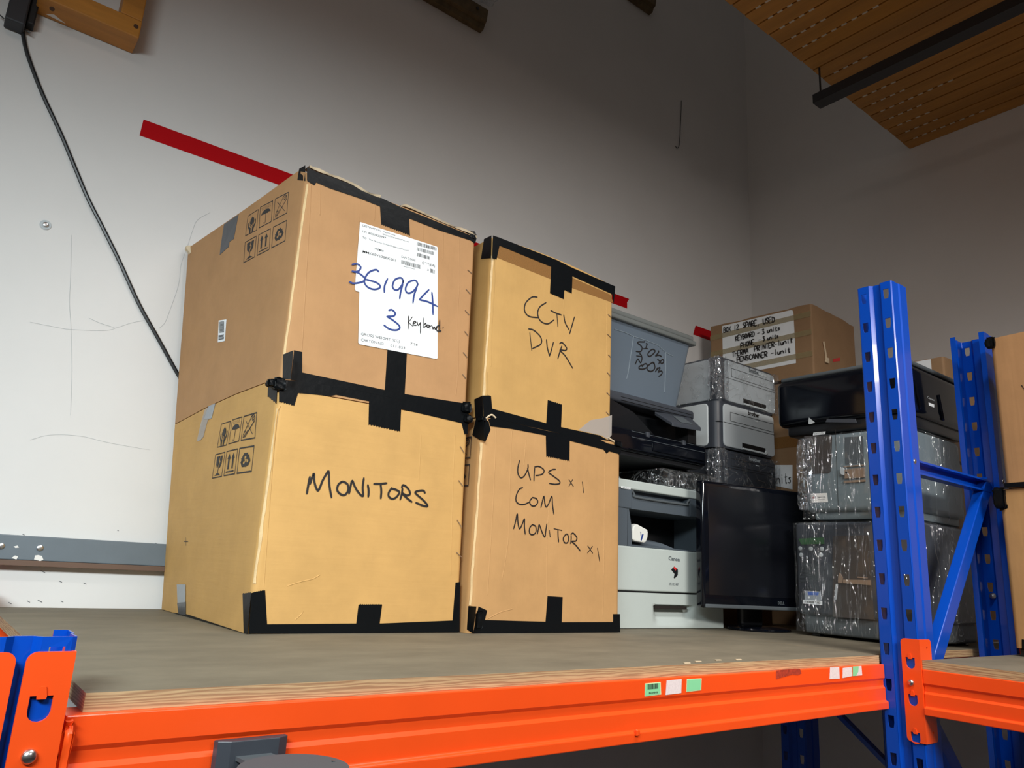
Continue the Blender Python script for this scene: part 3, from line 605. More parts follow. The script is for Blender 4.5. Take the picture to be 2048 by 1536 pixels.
# ================================================================ cartons
def carton_mesh(bot, top, r, levels=14, topf=None, botf=None, rb=None, dome=.006):
    """lofted rounded-rectangle carton. bot / top: FL FR BR BL corner points. topf(s,t) = extra height of the rim and lid"""
    mb = MB(); rb = rb or r
    x0, y0 = bot[0][0], bot[0][1]; Wd = bot[1][0]-bot[0][0]; Dp = bot[3][1]-bot[0][1]
    def loop2(r_f, r_b):
        pts = []
        for (cx, cy, a0, rr) in ((1, 0, 270, r_f), (1, 1, 0, r_b), (0, 1, 90, r_b), (0, 0, 180, r_f)):
            ox = cx*Wd+(rr if cx == 0 else -rr); oy = cy*Dp+(rr if cy == 0 else -rr)
            for i in range(7):
                a = math.radians(a0+90*i/6); pts.append(((ox+rr*math.cos(a))/Wd, (oy+rr*math.sin(a))/Dp))
        out = []
        for i, p_ in enumerate(pts):                                  # subdivide the straight runs
            q_ = pts[(i+1) % len(pts)]; out.append(p_); L = math.hypot((q_[0]-p_[0])*Wd, (q_[1]-p_[1])*Dp)
            k = int(L/.03)
            for j in range(1, k): out.append((p_[0]+(q_[0]-p_[0])*j/k, p_[1]+(q_[1]-p_[1])*j/k))
        return out
    lp = loop2(r, rb); n = len(lp)
    bil = lambda c, s, t: Vector(c[0])*(1-s)*(1-t)+Vector(c[1])*s*(1-t)+Vector(c[2])*s*t+Vector(c[3])*(1-s)*t
    vs = []
    for k in range(levels+1):
        h = k/levels
        for (s, t) in lp:
            a = bil(bot, s, t); b = bil(top, s, t); b.z += topf(s, t) if topf else 0; a.z += botf(s, t) if botf else 0
            p_ = a.lerp(b, h); vs.append(p_)
    fs = []
    for k in range(levels):
        for i in range(n): fs.append((k*n+i, k*n+(i+1) % n, (k+1)*n+(i+1) % n, (k+1)*n+i))
    cb = len(vs); b = bil(top, .5, .5); b.z += dome + (topf(.5, .5) if topf else 0); vs.append(b)
    # lid as two rings so it domes gently
    ring = [Vector(vs[levels*n+i]).lerp(b, .5) for i in range(n)]; rb0 = len(vs); vs += ring
    for i in range(n):
        fs.append((levels*n+i, levels*n+(i+1) % n, rb0+(i+1) % n, rb0+i)); fs.append((rb0+i, rb0+(i+1) % n, cb))
    c0 = bil(bot, .5, .5); c0.z += botf(.5, .5) if botf else 0; ci = len(vs); vs.append(c0)
    for i in range(n): fs.append((ci, (i+1) % n, i))
    mb.add(vs, fs); return mb
def pw(t, pts):
    for (a, b), (c, d) in zip(pts, pts[1:]):
        if t <= c: return b+(d-b)*(t-a)/(c-a)
    return pts[-1][1]
ICONS = {}
def circ(cx, cy, r, n=14, a0=0, a1=360): return [(cx+r*math.cos(math.radians(a0+(a1-a0)*i/n)), cy+r*math.sin(math.radians(a0+(a1-a0)*i/n))) for i in range(n+1)]
def icon_art(kind):
    """returns (filled polygons, strokes[(pts, width)]) in unit coords, y down, framed"""
    P = []; S = [([(0, 0), (1, 0), (1, 1), (0, 1), (0, 0)], .05)]
    if kind == 'umbrella':
        P += [[(.12, .46)]+[(.5-.38*math.cos(math.radians(a)), .46-.22*math.sin(math.radians(a))) for a in range(12, 170, 14)]+[(.88, .46), (.75, .42), (.63, .47), (.5, .43), (.37, .47), (.25, .42)]]
        S += [([(.5, .28), (.5, .86), (.44, .92), (.36, .86)], .04)]
        for j in range(2):
            for i in range(6): S += [([(.16+i*.13+j*.05, .08+j*.08), (.13+i*.13+j*.05, .13+j*.08)], .03)]
    if kind == 'hook':
        S += [([(.2, .22), (.8, .82)], .045), ([(.82, .1), (.9, .16), (.88, .3), (.25, .9)], .045), ([(.62, .12), (.25, .6), (.12, .78), (.12, .92), (.45, .62)], .035), ([(.58, .2), (.62, .1), (.74, .04), (.86, .08)], .04)]
        S += [(circ(.76, .2, .07), .03), ([(.14, .66), (.3, .68), (.24, .86)], .03)]
    if kind == 'hands':
        P += [[(.15, .42), (.2, .42), (.22, .6), (.44, .74), (.44, .97), (.33, .97), (.3, .82), (.14, .62)], [(.85, .38), (.8, .38), (.78, .58), (.56, .74), (.56, .97), (.67, .97), (.7, .82), (.86, .6)]]
        S += [([(.3, .4), (.36, .58), (.46, .68)], .05), ([(.7, .38), (.64, .58), (.54, .68)], .05)]
        P += [[(.5, .18), (.66, .3), (.66, .48), (.5, .6), (.34, .48), (.34, .3)]]
    if kind == 'glass':
        P += [[(.2, .12), (.55, .12), (.45, .3), (.55, .36), (.42, .56), (.36, .6), (.24, .46)], [(.62, .12), (.82, .12), (.78, .46), (.66, .6), (.54, .62), (.5, .58), (.66, .36), (.56, .28)]]
        S += [([(.52, .6), (.5, .86)], .06)]; P += [[(.5, .8), (.8, .92), (.2, .92)]]
    if kind == 'arrows':
        for cx in (.3, .68):
            P += [[(cx, .12), (cx+.14, .34), (cx+.06, .34), (cx+.06, .76), (cx-.06, .76), (cx-.06, .34), (cx-.14, .34)]]
        P += [[(.14, .84), (.86, .84), (.86, .89), (.14, .89)]]
    if kind == 'recycle':
        for a in (0, 120, 240):
            R = lambda x, y: (.5+(x*math.cos(math.radians(a))-y*math.sin(math.radians(a))), .52+.92*(x*math.sin(math.radians(a))+y*math.cos(math.radians(a))))
            P += [[R(-.30, -.04), R(-.14, -.32), R(.10, -.32), R(.17, -.2), R(.24, -.24), R(.17, -.02), R(-.03, -.06), R(.05, -.12), R(.01, -.20), R(-.07, -.20), R(-.17, -.02)]]
    return P, S
def icon(mb, kind, plane, quad):
    """quad: TL TR BR BL world points"""
    q = [Vector(p_) for p_ in quad]; B = lambda u, v: q[0]*(1-u)*(1-v)+q[1]*u*(1-v)+q[2]*u*v+q[3]*(1-u)*v
    P, S = icon_art(kind); N = Vector(NRM[plane[0]]); wd = (q[1]-q[0]).length
    for p_ in P: mb.prism([B(*a)+N*.0006 for a in p_], N*.0001)
    for i, (s, w_) in enumerate(S): mb.ribbon([B(*a)+N*(.0007+i*2e-5) for a in s], w_*wd, N)
def staples(o_parent, plane, pxs):
    for (a, b) in pxs:
        mb = MB(); A = on(plane, *a); B = on(plane, *b); N = Vector(NRM[plane[0]])
        mb.tube([A, A+N*.0014, B+N*.0014, B], .0009, 5); build('staple', mb, 'copper', o_parent)
def creases(parent, plane, lines, m_, w_=.0028):
    for st in lines:
        mb = MB()
        pts = smooth_pts([on(plane, *q) for q in st]); N = Vector(NRM[plane[0]]); n = len(pts)
        # a low pressed ridge of cardboard, rounded
        for i in range(n-1):
            a, b = pts[i], pts[i+1]; t_ = (b-a).normalized(); sd = t_.cross(N)*w_*.5
            mb.add([a-sd, a+N*.0007, a+sd, b-sd, b+N*.0007, b+sd], [(0, 1, 4, 3), (1, 2, 5, 4)])
        build('crease', mb, m_, parent, smooth=True)
YL, XL_ = 1.428, .514; FL = ('y', YL); SL = ('s', 0)
YR = 1.404; FR = ('y', YR); SR = ('x', .993)
BACK = WY-.016
# ---------------- lower left: MONITORS
t = thing('cardboard_box', 'big cardboard box marked MONITORS, bottom left of the four', 'cardboard box', (.75, 1.73, 0), group='four tall taped boxes')
XBL = lambda z: .514-.085*z*(BACK-YL)/.61
seam = lambda s, t_: pw(t_, [(0, 0), (.1, .020), (.37, .017), (.65, .008), (1, -.010)])*(1-s)**2
mb = carton_mesh([(XL_, YL, .0005), (.986, YL, .0005), (.986, BACK, .0005), (XL_, BACK, .0005)], [(XL_, YL, .466), (.974, YL, .472), (.974, BACK, .470), (XBL(.466), BACK, .466)], .013, topf=seam, rb=.012, dome=0)
body = build('carton', mb, 'card_b', t, smooth=True)
mb = MB()
patch(mb, FL, [(558, 759), (601, 762.5), (735, 785.4), (938, 829.2), (937, 849), (922, 846), (802, 818)]+teeth((800, 864), (737, 850), 12)+[(738, 802.5), (672, 789.6), (660, 792), (596, 786), (590, 806)]+teeth((588, 812), (558, 804), 6), th=.0008)
build('black_tape', mb, 'tape', t)
mb = MB(); patch(mb, SL, [(537, 766), (556, 760), (553, 806)]+teeth((551, 806), (536, 794), 4)); build('black_tape', mb, 'tape', t)
mb = MB(); patch(mb, FL, [(923, 846), (936, 831)]+[(935, 869)]+teeth((935, 869), (929, 869), 2)); build('black_tape', mb, 'tape', t)
mb = MB(); patch(mb, FL, [(503, 1186), (507, 1184.5)]+teeth((508, 1184.5), (530, 1181), 6, -1.2)+[(534, 1248.5), (712.5, 1247), (717, 1210)]+teeth((718.6, 1209.5), (764, 1209.5), 11, -1.5)+[(759, 1247), (905, 1241), (911, 1165), (920, 1164), (918.5, 1266), (497, 1270.5)], th=.0008)
build('black_tape', mb, 'tape', t)
mb = MB(); patch(mb, SL, teeth((486, 1188), (503, 1185.5), 5, -1.5)+[(495, 1270.3), (488, 1267)]); build('black_tape', mb, 'tape', t)
mb = MB(); patch(mb, SL, [(326, 1219), (345, 1225), (375, 1228.5), (400, 1237), (440, 1250), (488, 1266), (490, 1269), (326, 1220.3)]); build('black_tape', mb, 'tape', t)
mb = MB(); patch(mb, SL, [(355.5, 1206), (372.5, 1203.5), (372.5, 1230), (358, 1228)], off=.001); build('black_tape', mb, 'tape_g', t)
mb = MB(); patch(mb, SL, [(355, 1169), (372, 1169), (372, 1204), (356.5, 1206)], off=.0012); build('silver_tape', mb, 'tape_grey', t)
mb = MB(); patch(mb, SL, [(418, 812), (431, 807)]+[(423.6, 836.5), (407.5, 839)]); build('silver_tape', mb, 'tape_grey', t)
mb = MB(); patch(mb, SL, [(410, 820), (417, 814), (408, 839), (423, 837), (416, 840), (407, 874), (401, 881), (394, 883), (402, 848)]); build('clear_tape', mb, 'tape_clear', t)
mb = MB(); G5 = ((300, 740), 5.907)
for kd, qd in (('hands', [(845, 640), (952, 605), (905, 885), (797, 912)]), ('umbrella', [(975, 590), (1090, 553), (1052, 838), (930, 872)]), ('hook', [(1112, 548), (1264, 503), (1242, 800), (1077, 830)]),
               ('glass', [(778, 1000), (888, 970), (848, 1255), (737, 1278)]), ('arrows', [(910, 962), (1038, 932), (1003, 1225), (875, 1248)]), ('recycle', [(1062, 925), (1233, 897), (1202, 1195), (1030, 1220)])):
    mb = MB(); icon(mb, kd, SL, [on(SL, 300+a/5.907, 740+b/5.907) for a, b in qd]); build('printed_symbol', mb, 'ink_print', t)
mb = MB(); ink(mb, SL, [[(368, 1083), (377, 1083)], [(372.5, 1075), (372.5, 1091)]], .0022)
build('pen_cross', mb, 'ink', t)
mb = MB(); MON = [[(100, 420), (120, 300), (145, 170)], [(145, 280), (175, 190), (205, 125), (208, 220), (228, 310), (262, 375), (295, 320), (330, 230), (375, 150), (418, 90), (425, 200), (435, 330), (462, 475)],
    [(610, 245), (560, 290), (545, 370), (600, 430), (660, 435), (705, 370), (700, 290), (650, 250), (605, 245)], [(718, 420), (740, 310), (765, 230), (800, 310), (850, 395), (922, 455), (918, 330), (935, 190)],
    [(993, 290), (1005, 380), (1000, 465)], [(1080, 275), (1180, 275), (1270, 265)], [(1180, 280), (1190, 380), (1183, 490)], [(1345, 335), (1300, 400), (1300, 460), (1350, 495), (1410, 470), (1455, 400), (1410, 365), (1345, 345)],
    [(1500, 340), (1490, 420), (1467, 505)], [(1490, 330), (1505, 295), (1545, 310), (1595, 365), (1610, 425), (1560, 445), (1495, 412), (1560, 480), (1638, 540)], [(1830, 410), (1805, 375), (1740, 378), (1685, 400), (1730, 450), (1820, 530), (1868, 600), (1800, 595), (1695, 550)]]
ink(mb, FL, MON, .0046, (600, 930), 7.314); build('handwriting', mb, 'ink', t)
for a, b in (((920, 893), (928, 906)), ((917, 961), (925, 972)), ((914, 1040), (923, 1055)), ((913, 1105), (922, 1114))): staples(t, FL, [(a, b)])
creases(t, FL, [[(560, 812), (554, 830), (547, 900), (540, 1000), (527, 1180)], [(842, 870), (838, 960)], [(575, 1172), (600, 1164), (625, 1158), (640, 1150)], [(910, 870), (905, 1000), (902, 1150)], [(590, 1240), (603, 1228), (606, 1222)]], 'card_b')

# ---------------- upper left: long number on a white label
ZB = .474
t = thing('cardboard_box', 'cardboard box with a white shipping label and the number 361994', 'cardboard box', (.75, 1.73, ZB), group='four tall taped boxes')
tf = lambda s, t_: pw(t_, [(0, 0), (.07, .020), (.35, .010), (.5, .006), (1, -.004)])*(1-s)**2+.006*math.sin(math.pi*s)
mb = carton_mesh([(XL_, YL, .468), (.966, YL, .474), (.966, BACK, .472), (XBL(.468), BACK, .468)], [(XL_-.001, YL, .940), (.957, YL, .938), (.957, BACK, .938), (XBL(.94), BACK, .940)], .010, topf=tf, botf=seam, rb=.012)
build('carton', mb, 'card_a', t, smooth=True)
mb = MB()
patch(mb, FL, [(614, 335), (640, 347), (660, 353), (726, 379), (796, 412), (860, 438), (953, 476), (950, 487), (941, 481), (879, 461), (818, 437), (819.5, 471.5)]+teeth((819, 471.5), (762.5, 449.5), 13)+[(760, 413), (717, 396), (660, 377), (632, 365), (629, 371), (619, 365), (614, 361)], th=.0009)
build('black_tape', mb, 'tape', t)
mb = MB(); patch(mb, SL, [(599, 338), (611, 331), (611, 362), (595.5, 360.5)]); build('black_tape', mb, 'tape', t)
mb = MB(); patch(mb, SL, [(448.6, 449), (477.5, 429), (468, 478), (459, 484), (458, 493.4), (440, 510), (442, 492)]); build('black_tape', mb, 'tape_g', t)
mb = MB(); patch(mb, FL, [(588, 700.5), (604, 704), (604, 745), (769.5, 780), (775.4, 690), (814, 696), (809, 788), (931, 807), (937, 811), (937, 829), (734, 785), (582, 759.5)], th=.0008); build('black_tape', mb, 'tape', t)
mb = MB(); patch(mb, SL, [(567, 709), (587, 701), (582, 759), (566, 758)]); build('black_tape', mb, 'tape', t)
# crumpled tape lumps at the stacked corners
mb = MB()
for (u, v, s) in ((560, 768, .012), (543, 766, .007), (933, 815, .012), (936, 838, .009)):
    mb = MB(); c = on(FL, u, v, .004); crumple(mb, c.x-s, c.y-.004, c.z-s, c.x+s, c.y+.012, c.z+s, .005, 7, 45, seed=u); build('crumpled_tape', mb, 'tape', t, smooth=True)
for st in ([(618, 335), (640, 345), (660, 352), (700, 368), (722, 381), (745, 391), (760, 396)], [(800, 415), (812, 414), (850, 430), (872, 440), (905, 454), (945, 470), (953, 478)]):
    mb = MB(); pts = smooth_pts([on(FL, *q_) for q_ in st]); n = len(pts)
    for i in range(n-1):
        a, b = pts[i], pts[i+1]; h0 = .004+.004*noise.noise(a*40); h1 = .004+.004*noise.noise(b*40)
        mb.add([a+Vector((0, -.0015, 0)), b+Vector((0, -.0015, 0)), b+Vector((0, -.004, h1)), a+Vector((0, -.004, h0)), a+Vector((0, .03, h0+.002)), b+Vector((0, .03, h1+.002))], [(0, 1, 2, 3), (3, 2, 5, 4)])
    build('top_flap_edge', mb, 'card_edge', t)
mb = MB(); a = on(FL, 869, 432); b = on(FL, 918, 453); mb.prism([a+Vector((0, .02, -.004)), b+Vector((0, .02, -.004)), b+Vector((-.004, .03, .003)), a+Vector((.004, .05, .004))], (0, .04, .004)); build('tape_flap', mb, 'tape', t)
mb = MB(); a = on(FL, 945, 465); crumple(mb, a.x-.010, YL-.002, a.z-.018, a.x+.009, YL+.014, a.z+.002, .004, 7, 50, seed=4); build('torn_corner', mb, 'tape', t, smooth=True)
q = on(SL, 374, 497); mb = MB(); ybk = BACK-.01
mb.prism([(q.x+.004, ybk-.02, q.z-.022), (q.x-.006, ybk-.008, q.z-.006), (q.x-.005, ybk-.006, q.z+.002), (q.x+.012, ybk-.02, q.z+.004)], (0, .014, 0)); build('lifted_flap', mb, 'card_edge', t)
# shipping label
lab = MB(); patch(lab, FL, [(720, 444), (874, 493.5), (875.5, 497), (875, 716), (873, 718), (718.5, 688.5), (716.5, 685), (718.5, 584), (712, 582), (709.5, 578), (714, 520)], off=.0012, th=.0004)
L = build('shipping_label', lab, 'paper', t); L['label'] = 'white printed shipping label'
mb = MB(); o1 = ((660, 320), 6.4); e = .0018
def lt(s, a, b, h, o_=o1, bold=0.004):
    mb = MB(); ptext(mb, s, FL, a, b, h, o_[0], o_[1], e, 0, bold); build('printed_text', mb, 'ink_print', L)
lt('DESTINATION', (410, 850), (643, 921), 24); lt('The Nuance', (667, 926), (830, 974), 18); lt('Group(Singapore)Pte.Ltd', (667, 958), (1000, 1058), 18)
lt('DN', (410, 928), (462, 944), 26); lt('8000923997', (487, 950), (712, 1014), 26); lt('TO', (410, 1006), (460, 1020), 26); lt('The Nuance Group(Singapore)Pte.Ltd', (490, 1026), (998, 1172), 18)
lt('ITEM#', (568, 1150), (682, 1180), 26); lt('MMK6SVE38BK001', (412, 1188), (833, 1304), 32); lt('EAN CODE', (908, 1252), (1088, 1302), 28); lt("Q'TY(EA)", (1172, 1330), (1338, 1376), 32); lt('3', (1238, 1420), (1258, 1426), 26)
lt('8806071952666', (935, 1368), (1078, 1404), 11)
def bars(a, b, h, n, seed):
    mb = MB(); random.seed(seed); A = on(FL, 660+a[0]/6.4, 320+a[1]/6.4); B = on(FL, 660+b[0]/6.4, 320+b[1]/6.4); T = on(FL, 660+a[0]/6.4, 320+(a[1]+h)/6.4); hz = A.z-T.z; tot = B-A; u = 0
    while u < 1:
        w_ = random.choice((.35, .6, 1.0))/n; P0 = A+tot*u; P1 = A+tot*min(1, u+w_); N = Vector((0, -e, 0))
        mb.add([P0+N, P1+N, P1+N-Vector((0, 0, hz)), P0+N-Vector((0, 0, hz))], [(0, 1, 2, 3)]); u += w_+random.choice((.35, .5, .9))/n
    build('barcode', mb, 'ink_print', L)
bars((1110, 1052), (1364, 1124), 44, 46, 1); bars((1110, 1118), (1330, 1180), 44, 40, 2); bars((1110, 1190), (1276, 1238), 44, 32, 3); bars((908, 1280), (1158, 1350), 52, 40, 4); bars((1280, 1392), (1338, 1410), 52, 10, 5)
o2 = ((680, 520), 6.827)
lt('GROSS WEIGHT (KG)', (280, 1028), (808, 1130), 38, o2, 0); lt('CARTON NO', (280, 1108), (590, 1166), 38, o2, 0); lt('011-053', (680, 1184), (882, 1222), 36, o2, 0); lt('7.28', (955, 1160), (1052, 1178), 34, o2, 0)
mb = MB(); NUM = [[(165, 60), (230, 52), (283, 95), (260, 145), (215, 160), (165, 153)], [(165, 153), (250, 175), (330, 235), (340, 270), (300, 300), (190, 318), (130, 298)],
    [(530, 160), (490, 132), (400, 165), (345, 240), (335, 310), (380, 370), (460, 400), (535, 385), (545, 345), (480, 300), (345, 262)], [(650, 255), (610, 350), (605, 440)],
    [(865, 300), (850, 255), (815, 242), (750, 270), (718, 350), (740, 400), (790, 405), (840, 350), (868, 280)], [(858, 330), (830, 430), (815, 527)],
    [(1065, 330), (1040, 285), (1000, 278), (930, 310), (895, 390), (915, 445), (970, 445), (1030, 395), (1065, 330)], [(1048, 380), (1012, 480), (997, 585)],
    [(1215, 405), (1150, 470), (1085, 540)], [(1085, 542), (1200, 570), (1330, 632)], [(1255, 440), (1266, 560), (1270, 742)],
    [(665, 687), (710, 680), (755, 725), (730, 765), (640, 770)], [(640, 770), (720, 820), (800, 885), (815, 930), (770, 957), (680, 945), (600, 890)]]
for a_, b_ in ((0, 11), (11, 13)): mb = MB(); ink(mb, FL, NUM[a_:b_], .0042, (680, 520), 6.827, off=.0022); build('handwriting', mb, 'ink_blue', t)['label'] = 'blue marker number'
mb = MB(); KEY = [[(937, 765), (932, 850), (930, 940)], [(988, 778), (935, 852)], [(935, 850), (998, 905)], [(1003, 868), (1035, 852), (1025, 835), (1003, 850), (1003, 885), (1045, 890)], [(1052, 842), (1068, 890), (1098, 858)], [(1098, 850), (1100, 920), (1100, 1002)],
    [(1145, 790), (1143, 922)], [(1145, 890), (1170, 865), (1178, 895), (1145, 922)], [(1200, 880), (1188, 905), (1205, 925), (1218, 900), (1200, 880)], [(1226, 890), (1230, 940)], [(1228, 905), (1255, 895)], [(1262, 905), (1272, 942), (1288, 912), (1302, 948), (1318, 905)],
    [(1358, 895), (1332, 900), (1318, 955), (1345, 972), (1365, 935)], [(1362, 815), (1362, 965), (1382, 962)], [(1406, 920), (1413, 922)]]
ink(mb, FL, KEY, .0026, (680, 520), 6.827, off=.0022); build('handwriting', mb, 'ink', t)['label'] = 'small black word on the label'
mb = MB(); G3 = (340, 320)
for kd, qd in (('hands', [(1000, 720), (1133, 635), (1110, 900), (968, 970)]), ('umbrella', [(1160, 605), (1318, 525), (1298, 790), (1143, 870)]), ('hook', [(1350, 500), (1520, 415), (1500, 678), (1328, 770)]),
               ('glass', [(965, 1055), (1108, 975), (1085, 1240), (945, 1315)]), ('arrows', [(1138, 960), (1290, 880), (1272, 1145), (1118, 1222)]), ('recycle', [(1325, 860), (1497, 775), (1475, 1035), (1303, 1125)])):
    mb = MB(); icon(mb, kd, SL, [on(SL, 340+a/6.4, 320+b/6.4) for a, b in qd]); build('printed_symbol', mb, 'ink_print', t)
mb = MB(); patch(mb, SL, [(438, 641), (453, 639), (450, 682), (436, 685)], th=.0004)
st = build('barcode_sticker', mb, 'paper', t)
mb = MB()
for i in range(14): patch(mb, SL, [(440, 644+i*1.6), (449, 643+i*1.6), (448.8, 643.9+i*1.6), (439.8, 644.9+i*1.6)], off=.0011, th=.0001)
for i in range(4): patch(mb, SL, [(438, 671+i*2.4), (448+random.random()*2, 669.5+i*2.4), (448, 671+i*2.4), (438, 672.5+i*2.4)], off=.0011, th=.0001)
build('printed_bars', mb, 'ink_print', st)
for a, b in (((935, 540), (943, 547)), ((932, 579), (940, 588)), ((930, 621), (938, 630)), ((929, 663), (936, 672)), ((926, 705), (934, 715)), ((925, 749), (931, 757))): staples(t, FL, [(a, b)])
creases(t, FL, [[(622, 368), (620, 420), (612, 560), (604, 700)], [(641, 372), (640, 430)], [(720, 400), (719, 444)], [(750, 412), (749, 440)], [(918, 478), (919, 560), (915, 640), (917, 720), (912, 790)], [(887, 466), (886, 520)], [(846, 452), (846, 480)]], 'card_a')

# ---------------- lower right: UPS
t = thing('cardboard_box', 'cardboard box marked UPS and COM MONITOR, bottom right of the four', 'cardboard box', (1.23, 1.7, 0), group='four tall taped boxes')
mb = carton_mesh([(.993, YR, .0005), (1.470, YR, .0005), (1.470, BACK, .0005), (.993, BACK, .0005)], [(.997, YR, .4855), (1.4635, YR, .4895), (1.4635, BACK, .4895), (.997, BACK, .4855)], .016, rb=.02, dome=0)
build('carton', mb, 'card_d', t, smooth=True)
mb = MB(); o7 = (900, 740); s7 = 5.689
PT = lambda L_: [(o7[0]+a/s7, o7[1]+b/s7) for a, b in L_]
patch(mb, FR, PT([(480, 545), (1090, 690), (1350, 745), (1700, 790), (1790, 835), (1960, 870), (1935, 960), (1810, 925), (1780, 950), (1745, 905), (1360, 805)])+teeth(PT([(1358, 1040)])[0], PT([(1095, 990)])[0], 12)+PT([(1090, 745), (700, 670), (460, 640), (435, 560)]), th=.0009)
build('black_tape', mb, 'tape', t)
mb = MB(); patch(mb, FR, PT([(390, 545), (440, 590), (460, 680), (400, 818), (385, 800)])); build('black_tape', mb, 'tape', t)
mb = MB(); patch(mb, SR, PT([(300, 540), (385, 545), (395, 810), (340, 795), (255, 740)])); build('black_tape', mb, 'tape', t)
mb = MB(); patch(mb, FR, [(957, 1213), (974, 1221), (969.5, 1240), (1091, 1243.5), (1095, 1192)]+[(1125, 1194), (1123, 1244.5), (1226, 1244), (1226, 1228), (1239.5, 1228), (1240, 1267), (946, 1267)], th=.0008); build('black_tape', mb, 'tape', t)
mb = MB(); patch(mb, SR, [(937, 1212), (953, 1213), (946, 1267), (934, 1259)]); build('black_tape', mb, 'tape', t)
mb = MB(); c = on(FR, 957, 1240, 0); crumple(mb, c.x-.008, c.y-.003, c.z-.02, c.x+.010, c.y+.002, c.z+.018, .003, 8, 50, seed=3); build('crumpled_tape', mb, 'tape', t, smooth=True)
mb = MB()
UPS = [[(205, 75), (180, 180), (185, 270), (225, 318), (275, 285), (320, 190), (322, 130)], [(315, 180), (335, 270), (358, 348)], [(415, 180), (408, 270), (405, 362)], [(413, 165), (480, 160), (545, 210), (530, 260), (480, 280), (430, 285)],
    [(708, 200), (660, 205), (610, 240), (670, 290), (755, 355), (765, 395), (700, 408), (620, 395)], [(895, 345), (955, 437)], [(943, 345), (895, 435)], [(1082, 375), (1097, 525)], [(248, 455), (200, 480), (160, 560), (155, 640), (200, 685), (270, 688), (335, 660)],
    [(385, 590), (345, 650), (370, 705), (420, 710), (458, 660), (440, 610), (385, 592)], [(503, 732), (522, 650), (545, 575), (555, 660), (575, 725), (610, 680), (655, 575), (665, 700), (683, 825)], [(122, 1030), (150, 920), (172, 820), (182, 950), (205, 1030), (240, 970), (272, 890), (272, 1000), (283, 1105)],
    [(385, 970), (345, 1020), (345, 1090), (385, 1112), (430, 1080), (430, 1000), (385, 972)], [(452, 1105), (468, 1030), (480, 975), (520, 1080), (557, 1145), (570, 1060), (585, 960)], [(620, 1050), (632, 1142)], [(685, 1028), (795, 1052)], [(740, 1045), (742, 1130), (750, 1215)],
    [(850, 1105), (815, 1160), (830, 1220), (870, 1225), (890, 1170), (875, 1110), (850, 1105)], [(925, 1120), (925, 1180), (917, 1238)], [(922, 1105), (955, 1092), (1003, 1150), (990, 1200), (935, 1207), (990, 1260), (1052, 1338)], [(1158, 1270), (1225, 1370)], [(1222, 1275), (1155, 1365)], [(1292, 1300), (1322, 1480)]]
for a_, b_ in ((0, 5), (5, 8), (8, 11), (11, 20), (20, 23)): mb = MB(); ink(mb, FR, UPS[a_:b_], .0032, (1010, 910), 6.982); build('handwriting', mb, 'ink', t)
mb = MB()       # the same printed symbols on its left side, mostly hidden by the neighbour
a = on(SR, 943, 874); b = on(SR, 941, 915); c = on(SR, 940, 929); d = on(SR, 937.5, 971); w_ = .075; g_ = .088
for zt, zb, ks in ((a.z, b.z, ('hook', 'umbrella', 'hands')), (c.z, d.z, ('recycle', 'arrows', 'glass'))):
    for i, kd in enumerate(ks):
        y1 = a.y+i*g_; y0 = y1+w_; mb = MB(); icon(mb, kd, SR, [(.993, y0, zt), (.993, y1, zt), (.993, y1, zb), (.993, y0, zb)]); build('printed_symbol', mb, 'ink_print', t)
creases(t, FR, [[(992, 858), (989, 950), (982, 1080), (975, 1190)], [(1024, 862), (1020, 960), (1017, 1070), (1011, 1120), (1004, 1160)], [(1052, 880), (1048, 930)], [(1098, 1000), (1094, 1100), (1093, 1190)], [(1210, 900), (1208, 1100), (1206, 1230)], [(975, 1238), (1000, 1225), (1025, 1218)]], 'card_d')

# ---------------- upper right: CCTV DVR
ZB2 = .4915
t = thing('cardboard_box', 'cardboard box marked CCTV DVR, top right of the four', 'cardboard box', (1.2, 1.7, ZB2), group='four tall taped boxes')
mb = carton_mesh([(.9935, YR, ZB2-.004), (1.424, YR, ZB2), (1.424, BACK, ZB2), (.9935, BACK, ZB2-.004)], [(.9935, YR, .944), (1.421, YR, .934), (1.421, BACK, .944), (.9935, BACK, .945)], .014, rb=.02, topf=lambda s, t_: .010*math.sin(math.pi*s)*(1-t_*.4))
build('carton', mb, 'card_c', t, smooth=True)
o6 = (900, 440); s6 = 5.119; P6 = lambda L_: [(o6[0]+a/s6, o6[1]+b/s6) for a, b in L_]
mb = MB(); patch(mb, FR, P6([(440, 160), (500, 180), (720, 265), (1090, 410), (1250, 490), (1690, 680), (1675, 860), (1660, 760), (1252, 575)])+teeth(P6([(1245, 755)])[0], P6([(1168, 722)])[0], 5)+P6([(1163, 810), (1023, 750), (1035, 480), (505, 262), (475, 405), (432, 390)]), th=.0009)
build('black_tape', mb, 'tape', t)
mb = MB(); patch(mb, SR, P6([(350, 195), (425, 160), (418, 390), (318, 398)])); build('black_tape', mb, 'tape', t)
mb = MB(); patch(mb, FR, P6([(490, 255), (1040, 478), (1030, 605), (478, 385)]), off=.0001, th=.0002); patch(mb, FR, P6([(1250, 590), (1640, 762), (1672, 850), (1250, 697)]), off=.0001, th=.0002); build('brown_tape', mb, 'tape_brown', t)
mb = MB(); patch(mb, FR, PT([(370, 292), (440, 290)])+PT([(465, 300), (475, 440), (1095, 605), (1112, 345)])[0:0]+PT([(465, 297), (478, 440), (1095, 607), (1112, 345)])+teeth(PT([(1112, 345)])[0], PT([(1272, 398)])[0], 8, -1.5)+PT([(1262, 650), (1700, 745), (1790, 795), (1840, 800), (1700, 790), (1350, 745), (480, 545), (385, 540)]), th=.0008); build('black_tape', mb, 'tape', t)
